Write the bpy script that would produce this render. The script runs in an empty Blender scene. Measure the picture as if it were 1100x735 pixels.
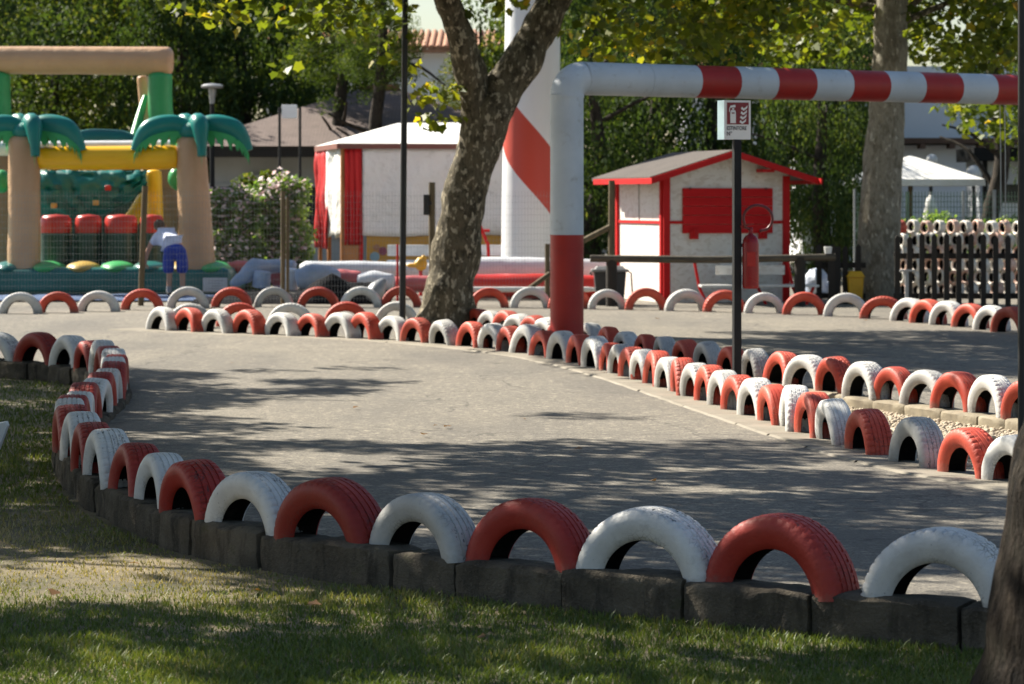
import bpy, math, random
import numpy as np
from mathutils import Vector, Matrix, noise
from mathutils.geometry import tessellate_polygon
R = math.radians
random.seed(7); rng = np.random.default_rng(7)
sc = bpy.context.scene
col = sc.collection
F, H, HY, CX = 3100.0, 1.65, 214.0, 550.0

def gp(px, py, z=0.0):                      # pixel of the photograph -> point at height z
    Y = F * (H - z) / (py - HY)
    return Vector(((px - CX) / F * Y, Y, z))
def at(px, py, Y):
    return Vector(((px - CX) / F * Y, Y, H - (py - HY) / F * Y))
def hz(py, Y): return H - (py - HY) / F * Y
def xx(px, Y): return (px - CX) / F * Y

# ------------------------------------------------------------------ materials
def nodes(name):
    m = bpy.data.materials.new(name); m.use_nodes = True
    nt = m.node_tree; b = nt.nodes['Principled BSDF']
    return m, nt, b
def N(nt, t, **kw):
    n = nt.nodes.new(t)
    for k, v in kw.items(): setattr(n, k, v)
    return n
def ramp(nt, src, stops):
    r = N(nt, 'ShaderNodeValToRGB')
    e = r.color_ramp.elements
    while len(e) < len(stops): e.new(0.5)
    for i, (p, c) in enumerate(stops):
        e[i].position = p; e[i].color = (c[0], c[1], c[2], 1) if not isinstance(c, (int, float)) else (c, c, c, 1)
    nt.links.new(src, r.inputs[0]); return r.outputs[0]
def mixc(nt, fac, a, b, mode='MIX'):
    n = N(nt, 'ShaderNodeMix', data_type='RGBA', blend_type=mode)
    for s, v in ((n.inputs[0], fac), (n.inputs[6], a), (n.inputs[7], b)):
        if isinstance(v, (int, float)): s.default_value = v
        elif isinstance(v, tuple): s.default_value = (v[0], v[1], v[2], 1)
        else: nt.links.new(v, s)
    return n.outputs[2]
def coords(nt, rnd=True, kind='Object'):
    tc = N(nt, 'ShaderNodeTexCoord')
    if not rnd: return tc.outputs[kind]
    oi = N(nt, 'ShaderNodeObjectInfo')
    mul = N(nt, 'ShaderNodeMath', operation='MULTIPLY'); mul.inputs[1].default_value = 60
    nt.links.new(oi.outputs['Random'], mul.inputs[0])
    add = N(nt, 'ShaderNodeVectorMath', operation='ADD')
    nt.links.new(tc.outputs[kind], add.inputs[0]); nt.links.new(mul.outputs[0], add.inputs[1])
    return add.outputs[0]
def noi(nt, co, scale, detail=4, rough=.55, stretch=None):
    if stretch:
        mp = N(nt, 'ShaderNodeMapping'); mp.inputs['Scale'].default_value = stretch
        nt.links.new(co, mp.inputs[0]); co = mp.outputs[0]
    n = N(nt, 'ShaderNodeTexNoise'); n.inputs['Scale'].default_value = scale
    n.inputs['Detail'].default_value = detail; n.inputs['Roughness'].default_value = rough
    nt.links.new(co, n.inputs['Vector']); return n.outputs['Fac']
def bump(nt, b, h, strength=.3, dist=.01):
    n = N(nt, 'ShaderNodeBump'); n.inputs['Strength'].default_value = strength; n.inputs['Distance'].default_value = dist
    nt.links.new(h, n.inputs['Height']); nt.links.new(n.outputs[0], b.inputs['Normal'])

def weathered(name, c, c2=None, rough=.6, scale=3, dirt=None, dirt_amt=.35, bumps=.15, bscale=40, spec=.4, metal=0, stretch=None, bdist=.01, rnd=True):
    m, nt, b = nodes(name)
    co = coords(nt, rnd)
    c2 = c2 or tuple(x * .78 for x in c)
    n1 = noi(nt, co, scale, 5, .6, stretch)
    k = mixc(nt, ramp(nt, n1, [(.35, 0.0), (.68, 1.0)]), c, c2)
    if dirt:
        n2 = noi(nt, co, scale * 3.1, 6, .68, stretch)
        k = mixc(nt, ramp(nt, n2, [(.62 - dirt_amt * .25, 0.0), (.75, .85)]), k, dirt)
    nt.links.new(k, b.inputs['Base Color'])
    rr = ramp(nt, n1, [(.3, max(0, rough - .1)), (.7, min(1, rough + .1))])
    nt.links.new(rr, b.inputs['Roughness'])
    b.inputs['Specular IOR Level'].default_value = spec; b.inputs['Metallic'].default_value = metal
    if bumps: bump(nt, b, noi(nt, co, bscale, 5, .6), bumps, bdist)
    return m

def tyre_paint(name, c, faded, rubber=(.03, .028, .028), flake=.66, splash=.6):
    m, nt, b = nodes(name)
    co = coords(nt)
    n1 = noi(nt, co, 5, 5, .6)
    k = mixc(nt, ramp(nt, n1, [(.38, 0.0), (.66, 1.0)]), c, faded)
    n3 = noi(nt, co, 14, 6, .7)
    k = mixc(nt, ramp(nt, n3, [(.55, 0.0), (.78, .55)]), k, tuple(x * .45 + .02 for x in c))
    oi = N(nt, 'ShaderNodeObjectInfo')
    k = mixc(nt, 1.0, k, ramp(nt, oi.outputs['Random'], [(0, .66), (.35, .88), (1, 1.0)]), 'MULTIPLY')
    # cracks and flaked paint: rubber shows through in patches
    vo = N(nt, 'ShaderNodeTexVoronoi', feature='DISTANCE_TO_EDGE'); vo.inputs['Scale'].default_value = 34
    mp = N(nt, 'ShaderNodeMapping'); mp.inputs['Scale'].default_value = (1.4, .6, 1.4)
    nt.links.new(co, mp.inputs[0]); nt.links.new(mp.outputs[0], vo.inputs['Vector'])
    crack = ramp(nt, vo.outputs['Distance'], [(0, 1.0), (.055, 0.0)])
    patch = ramp(nt, noi(nt, co, 4.2, 3, .5), [(.48, 0.0), (.6, 1.0)])
    a = N(nt, 'ShaderNodeMath', operation='MULTIPLY'); nt.links.new(crack, a.inputs[0]); nt.links.new(patch, a.inputs[1])
    tcx = N(nt, 'ShaderNodeTexCoord'); sx_ = N(nt, 'ShaderNodeSeparateXYZ'); nt.links.new(tcx.outputs['Object'], sx_.inputs[0])
    abx = N(nt, 'ShaderNodeMath', operation='ABSOLUTE'); nt.links.new(sx_.outputs[1], abx.inputs[0])
    a_ = N(nt, 'ShaderNodeMath', operation='MULTIPLY'); nt.links.new(a.outputs[0], a_.inputs[0]); nt.links.new(ramp(nt, abx.outputs[0], [(.07, 1.0), (.09, .12)]), a_.inputs[1]); a = a_
    fl = ramp(nt, noi(nt, co, 46, 5, .7), [(flake, 0.0), (flake + .05, 1.0)])
    mx = N(nt, 'ShaderNodeMath', operation='MAXIMUM'); nt.links.new(a.outputs[0], mx.inputs[0]); nt.links.new(fl, mx.inputs[1])
    tc0 = N(nt, 'ShaderNodeTexCoord'); s0_ = N(nt, 'ShaderNodeSeparateXYZ'); nt.links.new(tc0.outputs['Object'], s0_.inputs[0])
    ab = N(nt, 'ShaderNodeMath', operation='ABSOLUTE'); nt.links.new(s0_.outputs[1], ab.inputs[0])
    onT = ramp(nt, ab.outputs[0], [(.062, 1.0), (.078, 0.0)])
    chip = ramp(nt, noi(nt, co, 24, 4, .6, (1, 2.2, 1)), [(.60, 0.0), (.63, 1.0)])
    pat2 = ramp(nt, noi(nt, co, 3.1, 3, .5), [(.44, 0.0), (.58, 1.0)])
    c1 = N(nt, 'ShaderNodeMath', operation='MULTIPLY'); nt.links.new(onT, c1.inputs[0]); nt.links.new(chip, c1.inputs[1])
    c2 = N(nt, 'ShaderNodeMath', operation='MULTIPLY'); nt.links.new(c1.outputs[0], c2.inputs[0]); nt.links.new(pat2, c2.inputs[1])
    m2 = N(nt, 'ShaderNodeMath', operation='MAXIMUM'); nt.links.new(mx.outputs[0], m2.inputs[0]); nt.links.new(c2.outputs[0], m2.inputs[1]); mx = m2
    # splashed dirt low down, where rain throws it
    tc = N(nt, 'ShaderNodeTexCoord'); sp = N(nt, 'ShaderNodeSeparateXYZ'); nt.links.new(tc.outputs['Object'], sp.inputs[0])
    ad = N(nt, 'ShaderNodeMath', operation='MULTIPLY_ADD'); ad.inputs[1].default_value = .22; nt.links.new(n3, ad.inputs[0]); nt.links.new(sp.outputs[2], ad.inputs[2])
    k = mixc(nt, ramp(nt, ad.outputs[0], [(.10, splash), (.18, 0.0)]), k, (.16, .135, .11))
    sc_ = N(nt, 'ShaderNodeMath', operation='MULTIPLY'); sc_.inputs[1].default_value = .75; nt.links.new(mx.outputs[0], sc_.inputs[0])
    k = mixc(nt, sc_.outputs[0], k, rubber)
    nt.links.new(k, b.inputs['Base Color'])
    b.inputs['Roughness'].default_value = .55; b.inputs['Specular IOR Level'].default_value = .35
    hh = N(nt, 'ShaderNodeMath', operation='MULTIPLY_ADD'); hh.inputs[1].default_value = -1.2
    nt.links.new(mx.outputs[0], hh.inputs[0]); nt.links.new(noi(nt, co, 70, 4, .6), hh.inputs[2])
    bump(nt, b, hh.outputs[0], .5, .004)
    return m

def leaf_mat(name, stops, trans=.45, gl=.5, tint=(1.9, 1.75, .6)):
    m = bpy.data.materials.new(name); m.use_nodes = True; nt = m.node_tree
    for n in list(nt.nodes):
        if n.type == 'BSDF_PRINCIPLED': nt.nodes.remove(n)
    out = [n for n in nt.nodes if n.type == 'OUTPUT_MATERIAL'][0]
    a = N(nt, 'ShaderNodeAttribute'); a.attribute_name = 'tone'
    c = ramp(nt, a.outputs['Fac'], stops)
    d = N(nt, 'ShaderNodeBsdfPrincipled'); d.inputs['Roughness'].default_value = gl; d.inputs['Specular IOR Level'].default_value = .15 if gl > .6 else .3
    nt.links.new(c, d.inputs['Base Color'])
    t = N(nt, 'ShaderNodeBsdfTranslucent')
    bc = mixc(nt, 1.0, c, tint, 'MULTIPLY'); nt.links.new(bc, t.inputs['Color'])
    mx = N(nt, 'ShaderNodeMixShader'); mx.inputs[0].default_value = trans
    nt.links.new(d.outputs[0], mx.inputs[1]); nt.links.new(t.outputs[0], mx.inputs[2]); nt.links.new(mx.outputs[0], out.inputs[0])
    return m

def asphalt_mat():
    m, nt, b = nodes('asphalt'); co = coords(nt, False)
    big = noi(nt, co, .22, 5, .6, (1, .45, 1)); mid = noi(nt, co, 1.6, 6, .65); fine = noi(nt, co, 55, 4, .75); grit = noi(nt, co, 13, 6, .75)
    k = mixc(nt, ramp(nt, big, [(.35, 0.0), (.65, 1.0)]), (.265, .235, .188), (.18, .165, .14))
    k = mixc(nt, ramp(nt, mid, [(.42, 0.0), (.72, .7)]), k, (.17, .152, .125))
    k = mixc(nt, ramp(nt, fine, [(.40, .95), (.53, 0.0)]), k, (.075, .07, .064))
    k = mixc(nt, ramp(nt, grit, [(.52, 0.0), (.66, .8)]), k, (.44, .39, .305))
    k = mixc(nt, ramp(nt, noi(nt, co, 7.5, 4, .8), [(.68, 0.0), (.74, .6)]), k, (.09, .08, .065))
    # rubbered-in driving line and old stains
    k = mixc(nt, ramp(nt, noi(nt, co, .75, 5, .6, (1, .3, 1)), [(.46, 0.0), (.66, .6)]), k, (.105, .098, .09))
    k = mixc(nt, ramp(nt, noi(nt, co, 2.6, 3, .5), [(.66, 0.0), (.74, .55)]), k, (.065, .062, .058))
    vo = N(nt, 'ShaderNodeTexVoronoi', feature='DISTANCE_TO_EDGE'); vo.inputs['Scale'].default_value = .42
    wc = N(nt, 'ShaderNodeVectorMath', operation='ADD'); tn = N(nt, 'ShaderNodeTexNoise'); tn.inputs['Scale'].default_value = 1.3; tn.inputs['Detail'].default_value = 6
    nt.links.new(co, tn.inputs['Vector']); nt.links.new(co, wc.inputs[0]); nt.links.new(tn.outputs['Color'], wc.inputs[1]); nt.links.new(wc.outputs[0], vo.inputs['Vector'])
    k = mixc(nt, ramp(nt, vo.outputs['Distance'], [(0, .7), (.008, 0.0)]), k, (.05, .047, .045))
    nt.links.new(k, b.inputs['Base Color']); b.inputs['Roughness'].default_value = .85; b.inputs['Specular IOR Level'].default_value = .25
    hh = N(nt, 'ShaderNodeMath', operation='ADD'); nt.links.new(fine, hh.inputs[0]); nt.links.new(grit, hh.inputs[1])
    bump(nt, b, hh.outputs[0], .9, .012)
    return m

def bark_mat(name, dark, mid, pale, scale=7, amt=.5):
    m, nt, b = nodes(name); co = coords(nt, False)
    n1 = noi(nt, co, scale, 6, .68, (1, 1, .55)); n2 = noi(nt, co, scale * 2.2, 5, .6, (1, 1, .6)); n3 = noi(nt, co, scale * 5, 6, .7, (1, 1, .35))
    k = mixc(nt, ramp(nt, n1, [(.40, 0.0), (.52, 1.0)]), dark, mid)
    k = mixc(nt, ramp(nt, n2, [(.66 - amt * .16, 0.0), (.70 - amt * .14, 1.0)]), k, pale)
    k = mixc(nt, ramp(nt, n3, [(.35, .6), (.5, 0.0)]), k, tuple(x * .5 for x in dark))
    nt.links.new(k, b.inputs['Base Color']); b.inputs['Roughness'].default_value = .85; b.inputs['Specular IOR Level'].default_value = .2
    a = N(nt, 'ShaderNodeMath', operation='ADD'); nt.links.new(n2, a.inputs[0]); nt.links.new(n3, a.inputs[1]); bump(nt, b, a.outputs[0], .8, .03)
    return m

def ridged_bark(name):
    m, nt, b = nodes(name); co = coords(nt, False)
    n1 = noi(nt, co, 16, 6, .62, (1, 1, .16)); n2 = noi(nt, co, 40, 5, .7, (1, 1, .35)); n3 = noi(nt, co, 5, 4, .6)
    k = mixc(nt, ramp(nt, n1, [(.38, 0.0), (.62, 1.0)]), (.006, .005, .004), (.042, .032, .024))
    k = mixc(nt, ramp(nt, n2, [(.55, 0.0), (.7, .6)]), k, (.10, .078, .056))
    k = mixc(nt, ramp(nt, n3, [(.5, 0.0), (.7, .5)]), k, (.018, .018, .010))
    nt.links.new(k, b.inputs['Base Color']); b.inputs['Roughness'].default_value = .9; b.inputs['Specular IOR Level'].default_value = .15
    a = N(nt, 'ShaderNodeMath', operation='MULTIPLY_ADD'); a.inputs[1].default_value = .3; nt.links.new(n2, a.inputs[0]); nt.links.new(n1, a.inputs[2]); bump(nt, b, a.outputs[0], 1.0, .09)
    return m

def osb_mat():
    m, nt, b = nodes('white painted chipboard'); co = coords(nt)
    vo = N(nt, 'ShaderNodeTexVoronoi'); vo.inputs['Scale'].default_value = 15; mp = N(nt, 'ShaderNodeMapping'); mp.inputs['Scale'].default_value = (1, 1, 1.6)
    nt.links.new(co, mp.inputs[0]); nt.links.new(mp.outputs[0], vo.inputs['Vector'])
    sep = N(nt, 'ShaderNodeSeparateColor'); nt.links.new(vo.outputs['Color'], sep.inputs[0])
    k = mixc(nt, ramp(nt, sep.outputs[0], [(.55, 0.0), (.95, .55)]), (.74, .72, .67), (.50, .44, .36))
    k = mixc(nt, ramp(nt, noi(nt, co, 2.5, 4), [(.45, 0.0), (.75, .5)]), k, (.62, .58, .5))
    nt.links.new(k, b.inputs['Base Color']); b.inputs['Roughness'].default_value = .7; bump(nt, b, sep.outputs[1], .3, .006)
    return m

def shingle_mat(name, c, c2):
    m, nt, b = nodes(name); co = coords(nt, False)
    br = N(nt, 'ShaderNodeTexBrick'); br.inputs['Scale'].default_value = 3.2
    br.inputs['Color1'].default_value = (*c, 1); br.inputs['Color2'].default_value = (*c2, 1); br.inputs['Mortar'].default_value = (c[0] * .4, c[1] * .4, c[2] * .4, 1)
    br.inputs['Mortar Size'].default_value = .03
    nt.links.new(co, br.inputs['Vector'])
    k = mixc(nt, ramp(nt, noi(nt, co, 2.2, 5), [(.4, 0.0), (.7, .5)]), br.outputs['Color'], tuple(x * 1.35 for x in c))
    nt.links.new(k, b.inputs['Base Color']); b.inputs['Roughness'].default_value = .9; bump(nt, b, noi(nt, co, 90, 3), .3, .005)
    return m

def lawn_mat():
    m, nt, b = nodes('lawn soil'); co = coords(nt, False)
    k = mixc(nt, ramp(nt, noi(nt, co, 1.1, 5, .6), [(.4, 0.0), (.6, 1.0)]), (.075, .07, .032), (.24, .19, .11))
    k = mixc(nt, ramp(nt, noi(nt, co, 30, 5, .7), [(.4, 0.0), (.7, .6)]), k, (.06, .045, .03))
    nt.links.new(k, b.inputs['Base Color']); b.inputs['Roughness'].default_value = .95; bump(nt, b, noi(nt, co, 55, 5, .7), .7, .02)
    return m

def kerb_mat():
    m, nt, b = nodes('stained kerb concrete'); co = coords(nt, False)
    n1 = noi(nt, co, 2.6, 6, .65); st = noi(nt, co, 9, 5, .65, (1, 1, .25)); f = noi(nt, co, 60, 4, .7)
    k = mixc(nt, ramp(nt, n1, [(.35, 0.0), (.65, 1.0)]), (.15, .125, .092), (.06, .05, .038))
    k = mixc(nt, ramp(nt, st, [(.5, 0.0), (.68, .8)]), k, (.022, .019, .016))
    k = mixc(nt, ramp(nt, noi(nt, co, 5, 5, .7), [(.6, 0.0), (.72, .7)]), k, (.06, .07, .025))
    k = mixc(nt, ramp(nt, f, [(.55, 0.0), (.75, .5)]), k, (.20, .17, .125))
    nt.links.new(k, b.inputs['Base Color']); b.inputs['Roughness'].default_value = .9; b.inputs['Specular IOR Level'].default_value = .2
    a = N(nt, 'ShaderNodeMath', operation='ADD'); nt.links.new(st, a.inputs[0]); nt.links.new(f, a.inputs[1]); bump(nt, b, a.outputs[0], .8, .025)
    return m

def spiral_mat():
    m, nt, b = nodes('inflatable spiral'); co = coords(nt, False)
    sp = N(nt, 'ShaderNodeSeparateXYZ'); nt.links.new(co, sp.inputs[0])
    an = N(nt, 'ShaderNodeMath', operation='ARCTAN2'); nt.links.new(sp.outputs[1], an.inputs[0]); nt.links.new(sp.outputs[0], an.inputs[1])
    a1 = N(nt, 'ShaderNodeMath', operation='MULTIPLY'); a1.inputs[1].default_value = 1 / (2 * math.pi); nt.links.new(an.outputs[0], a1.inputs[0])
    z1 = N(nt, 'ShaderNodeMath', operation='MULTIPLY_ADD'); z1.inputs[1].default_value = 1 / 3.45; nt.links.new(sp.outputs[2], z1.inputs[0]); nt.links.new(a1.outputs[0], z1.inputs[2])
    off = N(nt, 'ShaderNodeMath', operation='ADD'); off.inputs[1].default_value = SPIRAL_OFF; nt.links.new(z1.outputs[0], off.inputs[0])
    fr = N(nt, 'ShaderNodeMath', operation='FRACT'); nt.links.new(off.outputs[0], fr.inputs[0])
    lt = N(nt, 'ShaderNodeMath', operation='LESS_THAN'); lt.inputs[1].default_value = .34; nt.links.new(fr.outputs[0], lt.inputs[0])
    k = mixc(nt, lt.outputs[0], (.74, .75, .76), (.52, .06, .035))
    nt.links.new(k, b.inputs['Base Color']); b.inputs['Roughness'].default_value = .45; bump(nt, b, noi(nt, co, 3, 3), .15, .05)
    return m
SPIRAL_OFF = .736

M = {}
M['tyre_white'] = tyre_paint('white tyre paint', (.69, .68, .655), (.55, .54, .52))
M['tyre_red'] = tyre_paint('red tyre paint', (.52, .055, .028), (.58, .10, .058), flake=.70)
M['tyre_red_shade'] = tyre_paint('shaded red tyre paint', (.31, .022, .014), (.36, .036, .024), flake=.70)  # darker copy of the red paint: shade on the near row put into the colour
M['tyre_pink'] = tyre_paint('faded pink tyre paint', (.74, .44, .34), (.82, .64, .54), splash=0)
M['tyre_cream'] = tyre_paint('cream tyre paint', (.84, .80, .73), (.80, .74, .66), splash=0)
M['tyre_red_small'] = tyre_paint('red small tyre paint', (.55, .06, .035), (.6, .12, .07), splash=0)
M['rubber'] = weathered('black rubber', (.016, .016, .016), rough=.8, spec=.15, dirt=(.05, .045, .04), bumps=.3)
M['asphalt'] = asphalt_mat(); M['lawn'] = lawn_mat(); M['kerb'] = kerb_mat()
M['concrete'] = weathered('pale concrete', (.27, .24, .195), (.20, .18, .145), .85, 1.8, (.2, .18, .15), .4, .5, 60, .2, rnd=False)
M['kerb_pale'] = weathered('pale kerb concrete', (.29, .25, .18), (.19, .16, .115), .85, 2.2, (.13, .11, .085), .5, .5, 50, .2, rnd=False)
M['pebble'] = weathered('pebbles', (.48, .40, .29), (.36, .30, .22), .8, 9, (.18, .15, .11), .3, 0, rnd=False)
M['bark_plane'] = bark_mat('plane tree bark', (.048, .040, .026), (.125, .105, .070), (.38, .33, .24), 7, .7)
M['bark_dark'] = bark_mat('dark bark', (.026, .021, .017), (.055, .044, .034), (.10, .085, .065), 9, .2)
M['bark_ridged'] = ridged_bark('ridged bark')
M['bark_pale'] = bark_mat('pale plane bark', (.15, .13, .095), (.25, .225, .175), (.42, .385, .31), 6, .45)
M['leaf_sun'] = leaf_mat('plane leaves', [(0, (.04, .062, .010)), (.45, (.095, .13, .016)), (.82, (.18, .19, .022)), (.95, (.36, .28, .025)), (1, (.24, .15, .03))], .5)
M['leaf_dark'] = leaf_mat('dark leaves', [(0, (.026, .05, .020)), (.5, (.045, .078, .026)), (.85, (.068, .10, .03)), (1, (.11, .13, .04))], .34, .75)
M['leaf_mid'] = leaf_mat('mid green leaves', [(0, (.03, .055, .015)), (.5, (.055, .09, .02)), (.85, (.09, .12, .026)), (1, (.14, .15, .04))], .38, .7)
M['leaf_hedge'] = leaf_mat('hedge leaves', [(0, (.06, .12, .035)), (.6, (.16, .26, .085)), (1, (.30, .40, .17))], .5)
M['petal'] = leaf_mat('petals', [(0, (.70, .40, .46)), (.5, (.82, .68, .68)), (1, (.86, .84, .82))], .4, tint=(1.05, 1.0, 1.0))
M['grass'] = leaf_mat('grass blades', [(0, (.040, .070, .016)), (.4, (.10, .145, .030)), (.7, (.18, .18, .07)), (1, (.36, .30, .18))], .22)
M['dry_leaf'] = leaf_mat('dry leaf', [(0, (.12, .06, .025)), (1, (.17, .09, .035))], .2)
M['black_metal'] = weathered('black painted metal', (.016, .017, .019), rough=.45, dirt=(.05, .05, .05), dirt_amt=.1)
M['grey_metal'] = weathered('grey metal', (.30, .31, .32), rough=.45, metal=.4)
M['dark_grey'] = weathered('dark grey metal', (.014, .015, .017), rough=.6, spec=.2)
M['pipe_white'] = weathered('white painted pipe', (.53, .57, .605), (.46, .495, .525), .55, 2.2, (.34, .34, .33), .15, .2, 14)
M['pipe_red'] = weathered('red painted pipe', (.38, .016, .010), (.30, .013, .010), .5, 2.2, (.22, .03, .025), .2, .2, 14)
M['osb'] = osb_mat()
M['trim_red'] = weathered('red trim paint', (.52, .012, .012), (.44, .01, .011), .6, 2, spec=.2)
M['shutter_red'] = weathered('red shutter paint', (.56, .008, .010), (.48, .007, .009), .6, 1.5, spec=.2, stretch=(1, 1, 6), bumps=.3, bscale=6)
M['shingle'] = shingle_mat('grey brown shingle', (.062, .05, .044), (.088, .07, .06))
M['tile_roof'] = shingle_mat('brown roof tiles', (.125, .09, .078), (.165, .12, .105))
M['terracotta'] = weathered('terracotta', (.42, .22, .13), (.3, .15, .09), .85, 4)
M['wood_weathered'] = weathered('weathered wood', (.16, .125, .075), (.10, .08, .05), .8, 3, (.05, .04, .03), .3, .5, 30, .2, stretch=(6, 6, .6))
M['wood_rail'] = weathered('dark rail wood', (.10, .085, .06), (.055, .045, .034), .8, 3, stretch=(1, 6, 6), bumps=.4, bscale=30)
M['black_wood'] = weathered('black stained wood', (.018, .014, .011), (.03, .024, .018), .75, 3, bumps=.4, bscale=30)
M['tan'] = weathered('tan vinyl', (.52, .32, .18), (.46, .28, .155), .42, 1.5, bumps=.5, bscale=5, bdist=.05)
M['tan_dark'] = weathered('brown vinyl', (.30, .17, .085), (.24, .14, .07), .42, 1.5, bumps=.5, bscale=5, bdist=.05)
M['teal'] = weathered('teal vinyl', (.012, .15, .135), (.01, .11, .10), .35, 1.5, bumps=.3, bscale=4, bdist=.03)
M['frond_teal'] = weathered('palm frond vinyl', (.010, .20, .165), (.01, .16, .135), .35, 2, bumps=.2, bscale=5)
M['frond_green'] = weathered('green frond fringe', (.06, .42, .13), (.05, .34, .11), .4, 2, bumps=.2)
M['inf_green'] = weathered('green vinyl', (.04, .30, .10), (.03, .24, .08), .38, 1.5, bumps=.2, bscale=4)
M['inf_yellow'] = weathered('yellow vinyl', (.92, .50, .012), (.86, .45, .012), .35, 1.5, bumps=.2, bscale=3)
M['inf_sand'] = weathered('sand vinyl', (.52, .36, .09), (.45, .30, .08), .4, 1.5, bumps=.2, bscale=3)
M['inf_red'] = weathered('red vinyl', (.52, .035, .025), (.44, .03, .022), .35, 2, bumps=.2, bscale=4)
M['inf_dark'] = weathered('dark green vinyl', (.010, .055, .042), (.008, .04, .03), .4, 2, bumps=.3, bscale=5)
M['inf_white'] = weathered('white vinyl', (.66, .68, .70), (.56, .58, .62), .4, 2, (.38, .38, .4), .2, .3, 4, bdist=.04)
M['inf_blue'] = weathered('pale blue vinyl', (.30, .37, .48), (.22, .28, .38), .4, 3, bumps=.4, bscale=5, bdist=.05)
M['inf_pink'] = weathered('faded red vinyl', (.52, .14, .14), (.42, .09, .09), .4, 3, bumps=.4, bscale=5, bdist=.05)
M['spiral'] = spiral_mat()
M['tarp_black'] = weathered('black tarpaulin', (.007, .007, .009), (.012, .012, .014), .9, spec=.04, scale=3, dirt=None, bumps=.6, bscale=5, bdist=.06)
#, 3, bumps=.6, bscale=5, bdist=.06)
M['tarp_blue'] = weathered('blue ground sheet', (.04, .09, .22), (.10, .14, .22), .5, 3, bumps=.5, bscale=6, bdist=.05)
M['canvas_white'] = weathered('white canvas', (.78, .77, .75), (.70, .69, .67), .75, 1.2, (.50, .48, .45), .2, .7, 3.5, bdist=.08)
M['canvas_roof'] = weathered('white roof canvas', (.78, .77, .73), (.70, .69, .66), .7, 1.2, bumps=.2, bscale=3)
M['curtain_red'] = weathered('red curtain', (.58, .012, .014), (.44, .01, .012), .6, 2, stretch=(10, 10, .4), bumps=.5, bscale=3, bdist=.05)
M['panel_yellow'] = weathered('ochre panel', (.50, .27, .035), (.42, .23, .04), .6, 2)
M['panel_blue'] = weathered('painted blue dot', (.2, .34, .42)); M['panel_plum'] = weathered('painted plum dot', (.25, .06, .1))
M['brown_trim'] = weathered('red brown trim', (.20, .08, .06), (.16, .06, .05), .6, 3)
M['wood_orange'] = weathered('varnished timber', (.48, .20, .06), (.38, .15, .04), .5, 3)
M['wall_white'] = weathered('white render', (.82, .84, .87), (.76, .78, .81), .85, .6, bumps=.1)
M['wall_grey'] = weathered('grey white wall', (.46, .46, .45), (.38, .38, .37), .85, .8)
M['wall_ochre'] = weathered('brown fascia', (.13, .075, .05), (.1, .06, .04), .8)
M['glass_dark'] = weathered('dark window', (.02, .025, .03), rough=.15, spec=.6, bumps=0)
M['skin'] = weathered('skin', (.46, .25, .17), (.42, .22, .15), .5, 5, bumps=0)
M['hair'] = weathered('brown hair', (.10, .055, .03), (.07, .04, .02), .6, 20)
M['shirt'] = weathered('white shirt', (.62, .66, .80), (.50, .54, .70), .8, 4, bumps=.4, bscale=10, bdist=.02)
M['shorts'] = weathered('blue shorts', (.012, .045, .34), (.010, .035, .26), .7, 4, bumps=.4, bscale=10, bdist=.02)
M['shoe'] = weathered('black shoe', (.015, .015, .016), rough=.5)
M['sock'] = weathered('grey sock', (.3, .3, .31), rough=.8)
M['ext_red'] = weathered('extinguisher red', (.24, .006, .009), (.20, .005, .008), .3, 3, bumps=.05)
M['hose'] = weathered('dark hose', (.10, .008, .012), rough=.4, spec=.5)
M['sign_white'] = weathered('sign white', (.70, .70, .69), (.64, .64, .63), .4, 4, bumps=0)
M['sign_blue'] = weathered('sign edge', (.38, .52, .58), rough=.4, bumps=0)
M['sign_maroon'] = weathered('sign maroon', (.20, .016, .022), (.17, .014, .02), .4, 4, bumps=0)
M['ink'] = weathered('sign ink', (.02, .02, .025), bumps=0)
M['bin'] = weathered('dark bin plastic', (.035, .038, .042), (.05, .053, .056), .5, 3)
M['bin_lid'] = weathered('grey bin lid', (.22, .22, .22), (.18, .18, .18), .5, 3)
M['yellow_plastic'] = weathered('yellow plastic', (.72, .40, .02), rough=.4)
M['white_plastic'] = weathered('white plastic', (.72, .72, .70), rough=.4)
M['sack'] = weathered('white blue sack', (.6, .64, .72), (.34, .42, .58), .6, 3, bumps=.5, bscale=6, bdist=.05)
M['wire'] = weathered('galvanised wire', (.28, .30, .30), rough=.6, metal=.2, bumps=0)
M['wire_green'] = weathered('green coated wire', (.10, .17, .12), rough=.5, bumps=0)
M['rope'] = weathered('pale rope', (.5, .49, .45), rough=.9, bumps=0)

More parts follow.
